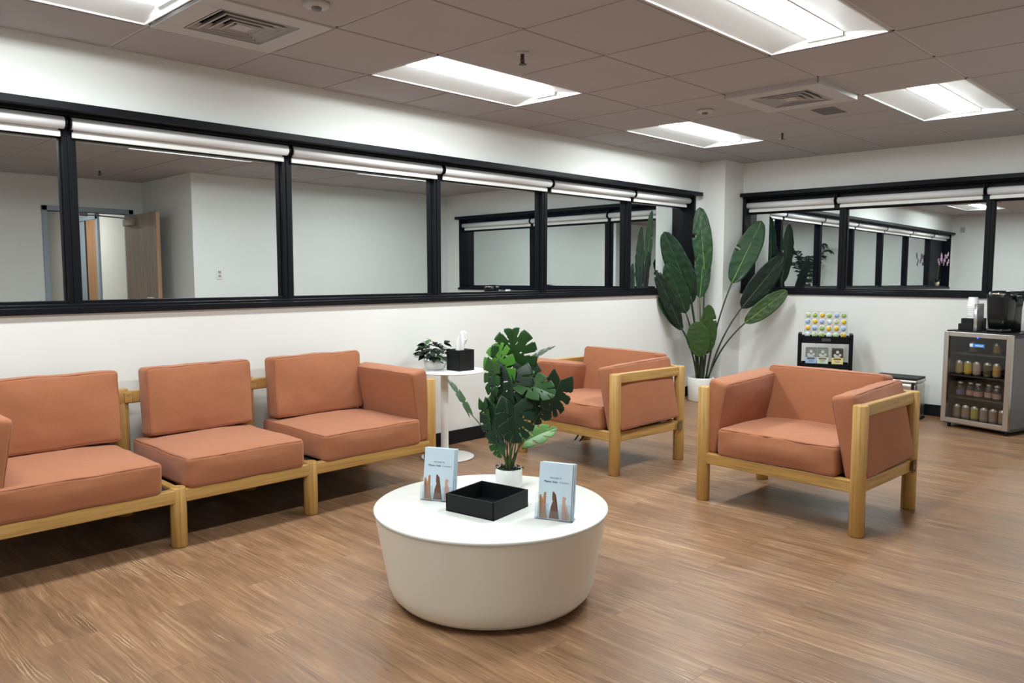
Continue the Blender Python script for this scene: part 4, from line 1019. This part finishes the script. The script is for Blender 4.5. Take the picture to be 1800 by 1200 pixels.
# clear rack of coffee pods
rk = thing('pod_rack', 'clear acrylic rack of coffee pods on top of the black cart', 'rack', kp(.085, .0, .6195), KR)
bm = new(); box(bm, (-.02, -.185, 0), (.035, .185, .004)); box(bm, (.015, -.185, .004), (.018, .185, .285))
for k in range(7): yy = -.1845+k*.0615; box(bm, (-.012, yy-.001, .004), (.018, yy+.001, .285))
for r_ in range(4): box(bm, (-.012, -.185, .040+r_*.0605), (.015, .185, .042+r_*.0605))
obj('rack_frame', bm, M_['acrylic'], rk)
lid = {'green': srgb(150, 186, 96), 'yellow': srgb(222, 182, 40), 'blue': srgb(150, 178, 216), 'white': srgb(205, 214, 216), 'pale green': srgb(186, 204, 158)}
lidm = {k: mat('foil_'+k.replace(' ', '_'), v, .35) for k, v in lid.items()}
rows = [['pale green', 'green', 'yellow', 'green', 'blue', 'green'], ['blue', 'yellow', 'blue', 'white', 'pale green', 'yellow'], ['yellow', 'blue', 'green', 'yellow', 'yellow', 'blue'], ['white', 'pale green', 'green', 'white', 'pale green', 'yellow']]
wm, hm = mat('pod_cup_white', (.78, .78, .76, 1), .4), mat('foil_mark', srgb(86, 92, 96), .5)
on = ['first', 'second', 'third', 'fourth', 'fifth', 'sixth']; rn = ['top', 'second', 'third', 'bottom']
mp_base = None
for r_ in range(4):
    for k in range(6):
        y = .154-k*.0615+(.003 if (r_+k) % 2 else 0); z = .871-r_*.0605-(.003 if k == 3 else 0)
        o = thing('coffee_pod', '%s-lidded coffee pod, %s row of the clear rack, %s from left' % (rows[r_][k], rn[r_], on[k]), 'coffee pod', kp(.068, y, z), KR, 'coffee pods in the clear rack')
        R = Matrix.Rotation(-PI/2, 4, 'Y')
        bm = new(); lathe(bm, [(.016, -.026), (.018, -.024), (.021, -.003), (.0255, -.002), (.0255, 0), (.02, 0)], 22); bmesh.ops.transform(bm, matrix=R, verts=bm.verts); obj('cup', bm, wm, o)
        bm = new(); lathe(bm, [(.003, .0004), (.021, .0006), (.021, .0012), (.003, .0012)], 22); bmesh.ops.transform(bm, matrix=R, verts=bm.verts); f_ = obj('foil_lid', bm, lidm[rows[r_][k]], o)
        a = 1.3*k+2.1*r_; bm = new()
        for q in range(5):
            a1, a2 = a+q*.18, a+(q+1)*.18
            poly(bm, [(-.0016, .019*math.cos(a1), .019*math.sin(a1)), (-.0016, .019*math.cos(a2), .019*math.sin(a2)), (-.0016, .014*math.cos(a2), .014*math.sin(a2)), (-.0016, .014*math.cos(a1), .014*math.sin(a1))])
        obj('printed_mark', bm, hm, f_)
# three open boxes of sachets on the middle tray
for k, (y, c_, nm, c2) in enumerate(((.118, srgb(150, 182, 220), 'pale blue', srgb(120, 122, 122)), (.018, srgb(200, 214, 190), 'pale green', srgb(120, 124, 120)), (-.108, srgb(226, 208, 130), 'pale yellow', srgb(60, 52, 46)))):
    o = thing('pod_carton', 'small %s carton with dark top, %s of three on the cart' % (nm, ['leftmost', 'middle', 'rightmost'][k]), 'carton', kp(.075, y, .3875), KR, 'cartons on the middle cart tray')
    bm = new(); box(bm, (-.05, -.048, 0), (.05, .048, .098)); obj('lower_box', bm, mat('carton_'+nm.replace(' ', '_'), c_, .5), o)
    bm = new(); box(bm, (-.05, -.048, .098), (.05, .048, .180)); obj('upper_sleeve', bm, mat('carton_top', c2, .35), o, bevel=.004)
    bm = new(); box(bm, (-.0512, -.033, .080), (-.0502, .033, .092)); obj('name_strip', bm, mat('strip_brown', srgb(92, 66, 24), .5), o)
    bm = new()
    for q in range(2): box(bm, (-.0512, -.024+.004*q, .068-q*.012), (-.0502, .024-.004*q, .072-q*.012))
    obj('small_print', bm, mat('print_grey', srgb(110, 120, 130), .5), o)
    bm = new()
    for (yy, zz, rr_) in ((.0, .150, .014), (-.022, .124, .012), (.02, .120, .013)):
        v = cyl(bm, (0, 0), rr_, -.001, .001, 16); xf(bm, v, Matrix.Translation((-.0512, yy, zz)) @ Matrix.Rotation(PI/2, 4, 'Y'))
    poly(bm, [(-.0516, -.03, .100), (-.0516, .03, .100), (-.0516, .0, .124)])
    obj('printed_picture', bm, mat('print_pale', srgb(188, 190, 186), .5), o)
